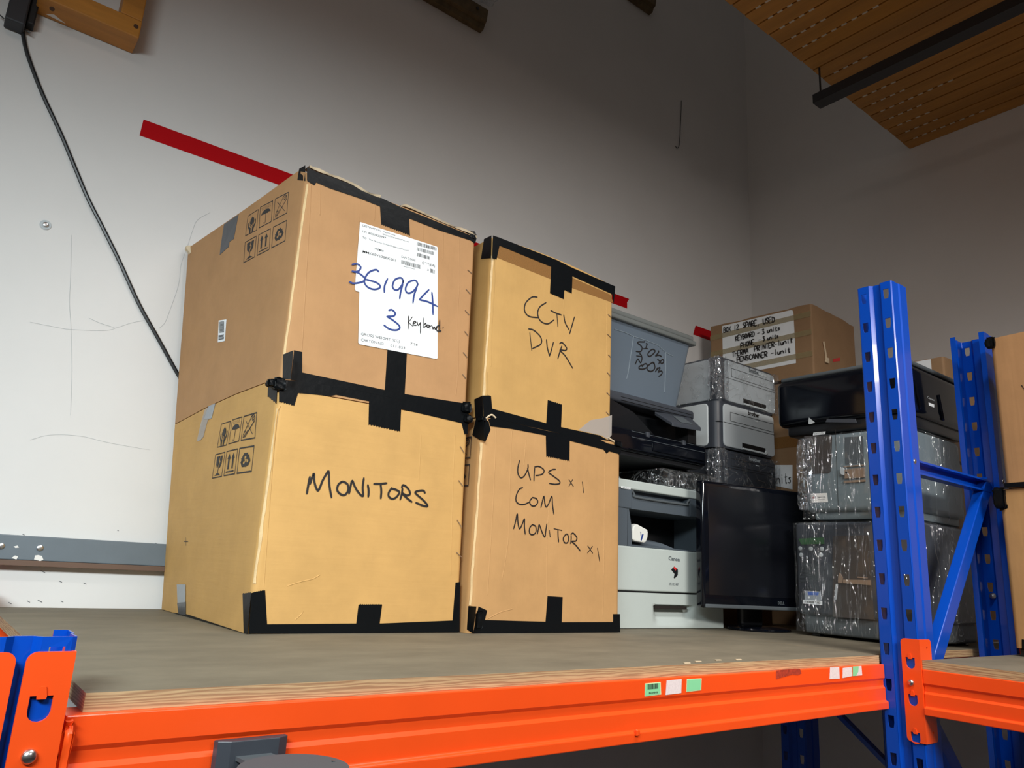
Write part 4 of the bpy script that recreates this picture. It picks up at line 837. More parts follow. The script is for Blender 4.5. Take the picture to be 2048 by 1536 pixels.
mb = MB(); patch(mb, SR, PT([(278, 335), (370, 292), (375, 540), (290, 545)])); build('black_tape', mb, 'tape', t)
mb = MB(); patch(mb, FR, PT([(1460, 685), (1600, 570), (1750, 545), (1842, 512), (1838, 740), (1800, 790), (1720, 745)]), off=.0002, th=.0003); build('clear_tape', mb, 'tape_clear', t)
mb = MB()
for st in ([(395, 560), (470, 510), (520, 545)], [(1800, 770), (1870, 815)]): mb.tube(smooth_pts([on(FR, o7[0]+a/s7, o7[1]+b/s7, .002) for a, b in st]), .0022, 6)
build('torn_paper_edge', mb, 'card_edge', t, smooth=True)
mb = MB()
for (u, v, s) in ((1237, 888, .012), (966, 838, .008)):
    mb = MB(); c = on(FR, u, v, .003); crumple(mb, c.x-s, c.y-.003, c.z-s*.6, c.x+s, c.y+.012, c.z+s*.6, .004, 7, 45, seed=u); build('crumpled_tape', mb, 'tape', t, smooth=True)
mb = MB()
CC = [[(895, 790), (840, 790), (775, 850), (765, 930), (810, 985), (905, 1000)], [(985, 845), (920, 890), (898, 960), (930, 1035), (1000, 1062), (1065, 1022)], [(1032, 925), (1080, 950), (1142, 972)], [(1095, 965), (1105, 1090)], [(1165, 970), (1180, 1050), (1220, 1125)], [(1275, 992), (1250, 1080), (1225, 1165)],
    [(818, 1155), (838, 1333)], [(805, 1115), (860, 1130), (930, 1200), (930, 1270), (845, 1315)], [(988, 1222), (998, 1310), (1020, 1392)], [(1020, 1392), (1042, 1320), (1060, 1250)], [(1145, 1290), (1125, 1350), (1105, 1418)], [(1122, 1265), (1150, 1255), (1195, 1310), (1180, 1335), (1125, 1332), (1180, 1390), (1258, 1518)]]
for a_, b_ in ((0, 6), (6, 12)): mb = MB(); ink(mb, FR, CC[a_:b_], .0034, o6, s6); build('handwriting', mb, 'ink', t)
for a, b in (((1616, 968), (1648, 998)), ((1610, 1170), (1643, 1203)), ((1618, 1380), (1642, 1406))): staples(t, FR, [P6([a, b])])
for a, b in (((1788, 30), (1820, 68)), ((1782, 258), (1815, 292)), ((1775, 478), (1808, 516))): staples(t, FR, [PT([a, b])])
creases(t, FR, [P6([(465, 400), (455, 700), (430, 1100), (420, 1500)]), P6([(1600, 850), (1605, 1100), (1600, 1500)]), P6([(1165, 820), (1165, 900)]), PT([(430, 20), (425, 280)])], 'card_c')

# pale worn creases on the vertical front corners
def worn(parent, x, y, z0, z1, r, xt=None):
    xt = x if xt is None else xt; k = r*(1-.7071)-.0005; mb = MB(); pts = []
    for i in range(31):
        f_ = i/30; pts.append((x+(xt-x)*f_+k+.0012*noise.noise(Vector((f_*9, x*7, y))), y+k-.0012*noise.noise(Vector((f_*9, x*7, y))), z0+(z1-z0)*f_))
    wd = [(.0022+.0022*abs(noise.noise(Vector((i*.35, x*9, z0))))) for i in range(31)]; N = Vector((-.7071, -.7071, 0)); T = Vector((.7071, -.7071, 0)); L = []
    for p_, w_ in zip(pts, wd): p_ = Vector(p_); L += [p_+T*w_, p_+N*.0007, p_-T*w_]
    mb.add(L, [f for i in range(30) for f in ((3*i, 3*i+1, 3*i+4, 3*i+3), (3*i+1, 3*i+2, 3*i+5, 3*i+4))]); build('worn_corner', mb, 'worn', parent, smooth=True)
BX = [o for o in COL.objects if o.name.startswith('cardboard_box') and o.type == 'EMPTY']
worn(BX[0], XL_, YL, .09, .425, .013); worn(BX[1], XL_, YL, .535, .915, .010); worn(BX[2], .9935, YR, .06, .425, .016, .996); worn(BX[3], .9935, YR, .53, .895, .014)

# ---------------- right rack boxes (rotated slightly)
def side_box(label, x, y, z, h, name='cardboard_box', over=0, rot=math.radians(-7), w_=.36, d=.40, colr='card_d'):
    t = thing(name, label, 'cardboard box', (x, y, z), rot, 'taped boxes on the right rack'); t['_local'] = 1
    mb = carton_mesh([(0, -d, 0), (w_, -d, 0), (w_, 0, 0), (0, 0, 0)], [(-.002, -d, h), (w_, -d, h), (w_, 0, h), (-.002, 0, h)], .012, rb=.014)
    build('carton', mb, colr, t, smooth=True)
    return t
def lpoly(mb, pts, th=.001, x=-.0008, mi=0): mb.prism([(x, a, b) for a, b in pts], (-th, 0, 0), mi)
t = side_box('cardboard box cut off at the right edge, lower of the two there', 2.215, .765, .0195, .394)
mb = MB(); lpoly(mb, [(0, 0), (-.4, 0), (-.4, .018), (-.02, .022), (-.018, .0)]); lpoly(mb, [(0, .395), (-.4, .395), (-.4, .372), (-.022, .368), (-.02, .345), (0, .338)]); build('black_tape', mb, 'tape', t)
mb = MB(); crumple(mb, -.012, -.018, .345, .006, .008, .398, .006, 7, 40); build('crumpled_tape', mb, 'tape', t, smooth=True)
t = side_box('cardboard box cut off at the right edge, stacked on the lower one', 2.205, .745, .4165, .405, colr='card_a')
mb = MB(); lpoly(mb, [(.0, .403), (-.4, .403), (-.4, .372), (-.01, .378)]); lpoly(mb, [(0, 0), (-.4, 0), (-.4, .016), (0, .012)]); build('black_tape', mb, 'tape', t)
mb = MB(); crumple(mb, -.010, -.015, .378, .006, .006, .408, .006, 7, 40); build('crumpled_tape', mb, 'tape', t, smooth=True)
mb = MB(); mb.ribbon([(-.002, -.068, .262), (-.002, -.076, .245), (-.002, -.088, .268)], .004, (-1, 0, 0)); build('handwriting', mb, 'ink', t)
# wooden batten under the lower right box
mb = MB(); mb.rbox(2.22, .40, .0003, 2.55, .755, .0185, .002, 2); tag(build('black_board', mb, 'black'), 'flat black slab under the boxes at the right edge', 'board')
# ================================================================ electronics
def grooves(mb, pts, r=.0011): mb.tube(pts, r, 5)
# ---------- big white copier
t = thing('copier', 'off-white desktop copier standing right of the tall boxes', 'copier', (1.76, 1.72, 0))
cx0, cx1, cy0, cy1 = 1.500, 2.028, 1.498, 1.950; CF = ('y', cy0)
def scoop_panel(x0, x1, z0, z1, sx0, sx1, sz0, sz1, dep):
    mb = MB(); nx, nz = 76, 22; vs = []; fs = []
    for j in range(nz+1):
        for i in range(nx+1):
            x = x0+(x1-x0)*i/nx; z = z0+(z1-z0)*j/nz
            u = (x-sx0)/(sx1-sx0); v = (z-sz0)/(sz1-sz0); d = 0
            if 0 < u < 1 and 0 < v <= 1:
                e_ = min(u, 1-u)*6; e_ = min(1, e_); d = dep*(v**.8)*(3*e_*e_-2*e_**3)
            vs.append((x, cy0+d, z))
    for j in range(nz):
        for i in range(nx): fs.append((j*(nx+1)+i, j*(nx+1)+i+1, (j+1)*(nx+1)+i+1, (j+1)*(nx+1)+i))
    mb.add(vs, fs); return mb
a = on(CF, 1306, 1238); b = on(CF, 1385, 1213); zt = on(CF, 1340, 1212).z
mb = MB(); mb.rbox(cx0, cy0+.03, .002, cx1, cy1, .098, .004, 2)
m2 = scoop_panel(cx0, cx1, .002, .098, a.x-.002, b.x+.012, .010, zt, .028); mb.add(m2.v, m2.f)
mb.add([(cx0, cy0, .002), (cx0, cy0+.04, .002), (cx0, cy0+.04, .098), (cx0, cy0, .098)], [(0, 1, 2, 3)]); mb.add([(cx1, cy0, .002), (cx1, cy0+.04, .002), (cx1, cy0+.04, .098), (cx1, cy0, .098)], [(0, 1, 2, 3)]); mb.add([(cx0, cy0, .098), (cx1, cy0, .098), (cx1, cy0+.04, .098), (cx0, cy0+.04, .098)], [(0, 1, 2, 3)])
cas = build('paper_cassette', mb, 'canon_w', t, smooth=True)
mb = MB(); mb.box(on(CF, 1310, 1215).x, cy0-.0006, zt-.0095, on(CF, 1373, 1215).x, cy0+.012, zt); build('grip_slot', mb, 'gap', cas)
mb = MB(); mb.box(cx0+.004, cy0+.004, .098, cx1-.004, cy1-.004, .1025); build('seam', mb, 'void', t)
mb = MB(); mb.rbox(cx0, cy0, .1025, cx1, cy0+.05, .2245, .004, 3); mb.rbox(cx0, cy0+.045, .1025, cx1, cy1, .2245, .003, 2)
fr = build('front_cover', mb, 'canon_w', t)
mb = MB(); ptext(mb, 'Canon', CF, (950, 800), (1150, 828), 68, (1230, 1030), 8.904, .0007, 0, .03); ptext(mb, 'iR1024iF', CF, (962, 1250), (1130, 1262), 50, (1230, 1030), 8.904, .0007, 0, 0); build('lettering', mb, 'ink_grey', fr)
mb = MB(); patch(mb, CF, [(1055, 915), (1115, 965), (1118, 1010), (1115, 1070), (1062, 1128), (1045, 1120), (1060, 1050), (1020, 1000), (998, 970)], (1230, 1030), 8.904); patch(mb, CF, [(1055, 915), (1100, 952), (1078, 990), (1040, 945)], (1230, 1030), 8.904, .0010, .0002, 1); build('logo_mark', mb, ['black', 'dotred'], fr)
# output cavity
zc0, zc1 = .2245, .330; xl0 = on(CF, 1262, 1060).x; xr0 = 1.985
mb = MB(); mb.box(cx0, cy0+.002, zc0, xl0-.012, cy1, zc1)
vs = [(xl0-.012, cy0+.002, zc0), (xl0+.004, cy0+.004, zc0), (xl0+.001, cy0+.004, zc0+.05), (xl0-.010, cy0+.004, zc1)]
mb.prism([(xl0-.013, cy0+.002, zc0), (xl0+.006, cy0+.002, zc0), (xl0+.003, cy0+.002, zc0+.06), (xl0-.008, cy0+.002, zc1), (xl0-.013, cy0+.002, zc1)], (0, .3, 0))
mb.box(xr0, cy0+.002, zc0, cx1, cy1, zc1); mb.box(cx0, cy1-.03, zc0, cx1, cy1, zc1); build('side_pillars', mb, 'canon_g', t)
mb = MB(); q1 = on(CF, 1335, 1075).x; q2 = on(CF, 1365, 1092).x
mb.prism([(xl0, cy0+.012, zc0), (q2, cy0+.012, zc0), (q1+.01, cy0+.03, zc0+.018), (q1-.01, cy0+.06, zc0+.026), (xl0, cy0+.06, zc0+.026)], (0, .25, .0)); mb.rbox(xl0, cy0+.001, zc0-.0004, xr0, cy0+.03, zc0+.0035, .001, 1); build('output_tray', mb, 'canon_g', t)
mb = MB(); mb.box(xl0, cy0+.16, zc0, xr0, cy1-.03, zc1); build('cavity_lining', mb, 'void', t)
zb1 = zc1; zl = .3855
mb = MB(); h0 = on(CF, 1266, 993).x; h1 = on(CF, 1378, 1010).x
mb.box(cx0, cy0+.03, zb1, cx1, cy1, zl); mb.rbox(cx0, cy0+.0, zb1, h0-.004, cy0+.032, zl, .003, 2); mb.rbox(h1+.004, cy0, zb1, cx1, cy0+.032, zl, .003, 2); mb.box(h0-.006, cy0+.0005, zb1, h1+.006, cy0+.032, zl-.022)
rd = build('scanner_body', mb, 'canon_g', t)
mb = MB(); pts = [(h0-.004, cy0+.001, zl-.002), (h0+.006, cy0, zl-.014), (h0+.02, cy0-.002, zl-.021), (h1-.025, cy0-.002, zl-.021), (h1-.01, cy0, zl-.015), (h1+.004, cy0+.001, zl-.004)]; mb.tube(smooth_pts(pts), .0035, 8); build('grip_rim', mb, 'graph', rd, smooth=True)
mb = MB(); mb.rbox(cx0, cy0-.001, zl, cx1, cy1, .4125, .004, 3); lid = build('lid', mb, 'canon_w', t)
mb = MB(); patch(mb, ('y', cy0-.001), [(1242, 972), (1261, 975), (1261, 979), (1242, 976.5)], th=.0004); s = build('asset_strip', mb, 'paper', lid)
mb = MB(); ptext(mb, 'C4H18047T', ('y', cy0-.001), (1243, 975.8), (1260, 978.4), 2.6, off=.0012); build('strip_text', mb, 'ink_grey', s)
mb = MB(); mb.prism([(cx0, cy0+.03, .413), (1.60, cy0+.03, .413), (1.56, cy0+.035, .450), (cx0, cy0+.035, .462)], (0, .36, 0)); build('document_feeder', mb, 'lp_grey', t, bevel=.003)
# plug
t = thing('power_plug', 'white three-pin power plug resting in the copier output slot', 'plug', on(CF, 1280, 1088))
PP = ('y', cy0+.014); o_ = on(PP, 1280, 1089, 0)
def lp(L_, off): return [on(('y', cy0+.006), 1230+a/8.904, 1030+b/8.904)+Vector((0, off, 0)) for a, b in L_]
base = [(300, 460), (298, 290), (315, 225), (345, 195), (395, 190), (430, 210), (560, 280), (575, 330), (568, 420), (540, 500), (505, 518), (340, 490)]
mb = MB(); mb.prism([p_+Vector((0, -.004, .0035)) for p_ in lp(base, 0)], (0, .020, 0)); pb = build('plug_body', mb, 'white_pl', t, bevel=.0035)
back = [(395, 190), (440, 178), (490, 190), (620, 270), (632, 320), (620, 440), (600, 490), (540, 505), (420, 400)]
mb = MB(); mb.prism([p_+Vector((0, .017, .0035)) for p_ in lp(back, 0)], (0, .012, 0)); build('plug_cover', mb, 'white_pl', t, bevel=.003)
mb = MB(); mb.prism([p_+Vector((0, -.0043, .0035)) for p_ in lp([(460, 365), (490, 360), (455, 478), (435, 470)], 0)], (0, -.0003, 0))
for k_ in range(5): mb.prism([p_+Vector((0, -.0043, .0035)) for p_ in lp([(425+k_*2, 320+k_*16), (445+k_*2, 324+k_*16), (444+k_*2, 329+k_*16), (424+k_*2, 325+k_*16)], 0)], (0, -.0003, 0))
build('plug_label', mb, 'ink_blue', pb)

# ---------- black multifunction printer on the copier
mx0, mx1, my0, my1 = 1.468, 1.925, 1.475, 1.900
t = thing('inkjet_printer', 'black multifunction printer with tilted control panel, on the white copier', 'printer', (1.7, 1.7, .4135))
zb_ = .490
mb = MB(); mb.rbox(mx0, my0-.0, zb_, mx1, my1, zb_+.066, .010, 4); bd = build('lower_body', mb, 'gloss', t, smooth=True)
mb = MB(); mb.prism([(mx0+.06, my0+.01, zb_-.012), (mx1-.03, my0+.01, zb_-.012), (mx1-.004, my0+.012, zb_), (mx0+.01, my0+.012, zb_)], (0, .38, 0)); build('underside', mb, 'black', t)
mb = MB(); mb.rbox(mx0+.20, my0-.004, zb_+.014, mx1-.012, my0+.004, zb_+.040, .003, 2); mb.rbox(mx0+.10, my0-.003, zb_+.006, mx1-.02, my0+.002, zb_+.009, .001, 1); build('cassette_front', mb, 'gloss', bd)
mb = MB()
for zz in (.043, .060): mb.box(mx0+.11, my0-.0007, zb_+zz, mx1-.012, my0+.001, zb_+zz+.0012)
build('panel_gap', mb, 'graph', bd)
for xk in (1.640, 1.805):
    mb = MB(); mb.rbox(xk, my0-.003, zb_+.052, xk+.014, my0+.006, zb_+.068, .002, 2); build('latch', mb, 'charcoal', bd)
mb = MB(); mb.prism([(mx0, my0+.06, zb_+.066), (mx0+.30, my0+.06, zb_+.066), (mx0+.16, my0+.04, zb_+.13), (mx0, my0+.035, zb_+.165)], (0, .33, 0)); mb.rbox(mx0, my0+.09, zb_+.066, mx1-.02, my1, zb_+.155, .006, 2); build('middle_body', mb, 'black', t)
mb = MB(); mb.rbox(mx0, my0+.035, zb_+.150, mx1-.015, my1, zb_+.182, .010, 4); build('scanner_lid', mb, 'charcoal', t, smooth=True)
mb = MB()
for q_ in (.156, .166): mb.box(mx0+.1, my0+.034, zb_+q_, mx1-.03, my0+.036, zb_+q_+.0012)
build('lid_gap', mb, 'void', t)
# tilted panel
A = on(('y', my0+.040), 1309, 823); B = on(('y', my0+.040), 1380, 834); Cc = on(('y', my0-.035), 1402, 855); D = on(('y', my0-.035), 1345, 845)
mb = MB(); up = Vector((0, 0, -.012)); mb.prism([A, B, Cc, D], up); pn = build('control_panel', mb, 'charcoal', t, bevel=.002)
mb = MB(); bl = lambda u, v: A*(1-u)*(1-v)+B*u*(1-v)+Cc*u*v+D*(1-u)*v; nn = (B-A).cross(D-A).normalized()
if nn.z < 0: nn = -nn
mb.prism([bl(.42, .2)+nn*.0006, bl(.72, .2)+nn*.0006, bl(.78, .82)+nn*.0006, bl(.38, .82)+nn*.0006], nn*.0004); build('display', mb, 'graph', pn)
mb = MB(); mb.box(B.x-.06, my0+.0, zb_+.064, B.x-.02, my0+.05, zb_+.120); build('panel_support', mb, 'void', t)

# ---------- black bagged bundle between copier and printer
t = thing('wrapped_bundle', 'clear film bundle wrapped around black parts between copier and black printer', 'bundle', (1.88, 1.68, .4135))
mb = MB(); mb.rbox(1.80, 1.52, .4135, 2.02, 1.80, .4775, .012, 3); build('black_parts', mb, 'black', t)
mb = MB(); crumple(mb, 1.75, 1.503, .4135, 2.03, 1.83, .468, .010, 18, 22, skip_bottom=True, seed=7); build('film', mb, 'film_c', t, smooth=True)

# ---------- translucent storage bin
t = thing('storage_bin', 'translucent plastic storage bin with black marker writing, on the black printer', 'storage bin', (1.68, 1.7, zb_+.182))
by0 = 1.515; bz0 = zb_+.1825; BF = ('y', by0)
tr_ = on(BF, 1384, 690); br_ = on(BF, 1362, 806); zt_ = tr_.z
o_ = MB()
xb0, xb1, xt0, xt1 = 1.36+.14, br_.x, 1.475, tr_.x; yb1, yt1 = 1.86, 1.885
bot = [(xb0, by0+.012, bz0), (xb1, by0+.012, bz0), (xb1, yb1, bz0), (xb0, yb1, bz0)]; top = [(xt0, by0, zt_), (xt1, by0, zt_), (xt1, yt1, zt_), (xt0, yt1, zt_)]
def lerp3(a, b, k): return tuple(a[i]+(b[i]-a[i])*k for i in range(3))
def binshell(ins):
    B_ = [(b[0]+(ins if i in (0, 3) else -ins), b[1]+(ins if i < 2 else -ins), b[2]+ins) for i, b in enumerate(bot)]
    T_ = [(b[0]+(ins if i in (0, 3) else -ins), b[1]+(ins if i < 2 else -ins), b[2]) for i, b in enumerate(top)]; return B_, T_
m_ = carton_mesh(bot, top, .018, levels=6); 
for i, v in enumerate(m_.v):
    pass
M['bin'] = see_through('frosted_plastic', (.125, .16, .20), .9, .25); M['bin_rib'] = see_through('frosted_rib', (.22, .27, .31), .9, .25); M['lid'] = see_through('frosted_lid', (.16, .175, .17), .9, .35)
body = build('bin_body', m_, 'bin', t, smooth=True)
mb = MB(); mb.rbox(xt0-.012, by0-.012, zt_-.004, xt1+.010, yt1+.012, zt_+.012, .005, 3); mb.rbox(xt0-.006, by0-.006, zt_+.012, xt1+.003, yt1+.006, zt_+.030, .006, 3); build('bin_lid', mb, 'lid', t, smooth=True)
def bp(px):          # point on the slanted front of the bin
    p0 = on(BF, *px); k = (p0.z-bz0)/(zt_-bz0); return on(('y', by0+.012*(1-k)), *px)
mb = MB()
for st in ([(1267, 672), (1262, 705), (1256, 745), (1253, 758)], [(1331, 704), (1331, 740), (1329, 785)], [(1267, 673), (1290, 680), (1315, 690), (1331, 705), (1345, 712)], [(1228, 658), (1250, 665), (1267, 673)]):
    mb.tube([bp(q_)+Vector((0, -.0005, 0)) for q_ in st], .0014, 6)
build('moulded_rib', mb, 'bin_rib', body, smooth=True)
mb = MB(); SR_ = [[(660, 215), (640, 235), (460, 235), (430, 280), (520, 350), (575, 430), (560, 520), (510, 570), (370, 560)], [(710, 290), (750, 310), (725, 380), (700, 460)], [(615, 465), (780, 465)], [(1020, 530), (950, 490), (860, 530), (780, 630), (780, 700), (850, 725), (950, 650), (1010, 580), (1020, 530)],
    [(1130, 540), (1145, 580), (1100, 640), (1030, 715)], [(1030, 715), (1150, 690), (1240, 735)], [(1100, 825), (1180, 900), (1230, 970), (1290, 950), (1310, 880), (1270, 840), (1200, 900), (1140, 980)], [(490, 630), (545, 680), (572, 780), (560, 870), (530, 945), (485, 900), (440, 820), (400, 870), (345, 990)], [(385, 710), (570, 730)],
    [(580, 1080), (570, 1030), (480, 1080), (480, 1150), (600, 1165), (720, 1120), (760, 1050), (710, 980), (640, 1000), (585, 1060)], [(1000, 980), (950, 935), (850, 990), (750, 1090), (760, 1190), (860, 1240), (950, 1210), (1010, 1130), (1000, 1010), (950, 960)],
    [(1100, 1120), (1060, 1200), (1030, 1250)], [(1060, 1200), (1150, 1120), (1185, 1130), (1120, 1270)], [(1120, 1270), (1220, 1230), (1265, 1270), (1220, 1360), (1145, 1410)]]
for i, st in enumerate(SR_):
    mb.ribbon(smooth_pts([bp((1250+a/17.07, 670+b/17.07))+Vector((0, -.0012-i*2e-5, 0)) for a, b in st]), .0040, (0, -1, 0))
build('handwriting', mb, 'ink', body)

# ---------- laser printers in a stack
def laser(x0, y0, z0, w_, d, h, label, wrapped=None, front='silver', side='silver_l', dark='charcoal', logo='ink', strip=False):
    t = thing('laser_printer', label, 'printer', (x0+w_/2, y0+d/2, z0), group='stack of laser printers'); x1, y1, z1 = x0+w_, y0+d, z0+h
    mb = MB(); mb.rbox(x0, y0, z0, x1, y1, z1, .028, 6, vert_only=True); build('housing', mb, dark, t, smooth=True)
    F = ('y', y0-.004)
    # front cover, rounded corners
    pts = [(x0+.030+a, z0+.006+b) for a, b in rrect(w_-.034, h-.012, .016)]
    mb = MB(); mb.prism([(a, y0-.004, b) for a, b in pts], (0, .02, 0)); fr = build('front_cover', mb, front, t, bevel=.003)
    pts = [(y0+.040+a, z0+.006+b) for a, b in rrect(d-.06, h-.012, .016)]
    mb = MB(); mb.prism([(x0-.004, a, b) for a, b in pts], (.02, 0, 0)); build('side_cover', mb, side, t, bevel=.003)
    X = lambda u: x0+.03+u*(w_-.034); Z = lambda v: z0+v*h
    mb = MB()
    for (a, b, v) in ((.0, 1.0, .55), (.12, .98, .80), (.12, .98, .61)): mb.box(X(a), y0-.0050, Z(v)-.0006, X(b), y0-.0035, Z(v)+.0006)
    mb.box(X(.12), y0-.005, Z(.61), X(.12)+.001, y0-.0035, Z(.80)); mb.box(X(.98)-.001, y0-.005, Z(.61), X(.98), y0-.0035, Z(.80)); build('panel_gap', mb, 'gap', fr)
    mb = MB(); mb.box(X(.34), y0-.0052, Z(.08), X(.80), y0-.003, Z(.19)); build('grip_slot', mb, 'void', fr)
    mb = MB(); mb.prism([(X(.34), y0-.0045, Z(.045)), (X(.80), y0-.0045, Z(.045)), (X(.84), y0-.0045, Z(.09)), (X(.80), y0-.0045, Z(.135)), (X(.78), y0-.0045, Z(.085)), (X(.34), y0-.0045, Z(.085))], (0, -.004, 0)); build('grip_lip', mb, 'silver_l' if dark == 'charcoal' and front != 'charcoal' else 'graph', fr, bevel=.001)
    mb = MB(); text(mb, 'brother', (X(.47), y0-.004, Z(.855)), (1, 0, 0), (0, 0, 1), w_*.20, h*.095, .0008, 0, .04); build('lettering', mb, logo, fr)
    if strip: mb = MB(); mb.box(X(.66), y0-.0056, Z(.86), X(.83), y0-.004, Z(.915)); build('paper_strip', mb, 'silver_l', fr)
    else:
        mb = MB(); mb.box(X(.60), y0-.0048, Z(.745), X(.66), y0-.003, Z(.765)); build('latch', mb, 'paper', fr)
    mb = MB(); mb.box(x0+.004, y0-.0008, Z(.55)-.0006, x0+.03, y0+.03, Z(.55)+.0006); build('corner_seam', mb, 'void', t)
    if wrapped:
        mb = MB(); crumple(mb, x0-.009, y0-.011, z0+.0005, x1+.006, y1+.006, z1+.0008, .0035, 22, 18, skip_bottom=True, seed=z0*7); build('stretch_film', mb, wrapped, t, smooth=True)
        mb = MB(); crumple(mb, x0-.014, y0-.014, z0+.004, x0+.036, y0+.036, z1-.004, .012, 10, 55, seed=3+z0*9); build('film_bunch', mb, 'film_c', t, smooth=True)
        mb = MB(); crumple(mb, x1-.030, y0-.016, z0+.004, x1+.012, y0+.02, z1-.004, .008, 8, 60, seed=8+z0*9); build('film_bunch', mb, 'film', t, smooth=True)
    return t
lx = 2.150; ly = 1.600; lw = .345; ld = .345
t = thing('carton_support', 'plain carton hidden behind the flat monitor under the laser printers', 'cardboard box', (lx+.17, ly+.17, 0))
mb = carton_mesh([(lx+.01, ly+.02, .0005), (lx+lw-.01, ly+.02, .0005), (lx+lw-.01, ly+ld, .0005), (lx+.01, ly+ld, .0005)], [(lx+.01, ly+.02, .455), (lx+lw-.01, ly+.02, .455), (lx+lw-.01, ly+ld, .455), (lx+.01, ly+ld, .455)], .01); 
for i, v in enumerate(mb.v): mb.v[i] = Vector((v.x, v.y, min(v.z, .4555)))
build('carton', mb, 'card_old', t, smooth=True)
laser(lx, ly, .456, lw, ld, .137, 'dark laser printer in film, lowest of the stack behind the monitor', 'film', 'charcoal', 'charcoal', 'charcoal', 'silver')
laser(lx, ly, .5995, lw, ld, .1665, 'bare silver laser printer in the middle of the stack', None)
laser(lx+.012, ly, .767, lw, ld, .165, 'film-wrapped silver laser printer on top of the stack', 'film', 'silver', 'silver', 'charcoal', 'ink_grey', True)

# ---------- flat monitor
t = thing('flat_monitor', 'black flat monitor facing forward, leaning beside the white copier', 'monitor', (2.118, 1.425, 0), math.radians(-13)); t['_local'] = 1
co, si = math.cos(math.radians(13)), math.sin(math.radians(13))
def loc(p_): d = Vector(p_)-Vector((2.118, 1.425, 0)); return Vector((d.x*co-d.y*si, d.x*si+d.y*co, d.z))
P0 = loc(on(('y', 1.42), 1406, 1216)); P1 = loc(on(('y', 1.42), 1412, 960)); x0 = P0.x; y0 = P0.y; z0 = P0.z; z1 = P1.z-.001; w_ = .475
mb = MB(); mb.rbox(x0, y0, z0, x0+w_, y0+.035, z1, .010, 4); sh = build('bezel', mb, 'gloss', t, smooth=True)
mb = MB(); mb.box(x0+.022, y0-.0012, z0+.038, x0+w_-.022, y0+.002, z1-.016); build('screen', mb, 'screen', sh)
mb = MB(); mb.rbox(x0+.008, y0-.004, z0+.001, x0+w_-.008, y0+.01, z0+.012, .003, 3); build('chin_strip', mb, 'graph', sh)
mb = MB(); text(mb, 'DELL', (x0+w_*.60, y0, z0+.019), (1, 0, 0), (0, 0, 1), .026, .008, .0010, 0, .03); build('lettering', mb, 'graph', sh)
mb = MB(); mb.rbox(-.045, .035, .012, .045, .06, z1-.10, .008, 3); build('stand_neck', mb, 'black', t, smooth=True)
mb = MB(); prof = [(.104, .0005), (.106, .004), (.104, .008), (.09, .0125), (.02, .016)]; n = 56; vs = []; fs = []
for (rr, h_) in prof:
    for k_ in range(n): a_ = 2*math.pi*k_/n; vs.append((rr*math.cos(a_), .012+rr*.82*math.sin(a_), h_))
for i in range(len(prof)-1):
    for k_ in range(n): fs.append((i*n+k_, i*n+(k_+1) % n, (i+1)*n+(k_+1) % n, (i+1)*n+k_))
fs.append(tuple(range((len(prof)-1)*n, len(prof)*n))); fs.append(tuple(range(n-1, -1, -1))); mb.add(vs, fs); build('stand_base', mb, 'gloss', t, smooth=True)

# ---------- old cartons behind
def plain(label, x0, y0, z0, x1, y1, z1, m_='card_old', name='cardboard_box', grp='old cartons against the wall corner'):
    t = thing(name, label, 'cardboard box', ((x0+x1)/2, (y0+y1)/2, z0), group=grp)
    mb = carton_mesh([(x0, y0, z0), (x1, y0, z0), (x1, y1, z0), (x0, y1, z0)], [(x0, y0, z1-.006), (x1, y0, z1-.006), (x1, y1, z1-.006), (x0, y1, z1-.006)], .008, topf=lambda s, t_: .006*noise.noise(Vector((s*4+x0, t_*4, 1))))
    build('carton', mb, m_, t, smooth=True)
    mb = MB()
    mb.box(x0-.0007, y0+.004, z0+(z1-z0)*.42, x0-.0002, y1-.004, z0+(z1-z0)*.42+.045); build('brown_tape', mb, 'tape_brown', t)
    return t
bx0, by_0, by_1 = 2.60, 1.490, 1.968
plain('old brown carton at the bottom behind the laser printers', bx0-.01, by_0+.01, .0005, 2.93, by_1, .46)
tb = plain('old brown carton with a handwritten paper label ending in units, above the bottom carton', bx0+.0, by_0, .467, 2.93, by_1, .925)
OB = ('x', bx0-.0005)
mb = MB(); patch(mb, OB, [(1543, 930), (1585, 930), (1585, 979), (1543, 970)], th=.0004); s = build('paper_label', mb, 'paper', tb)
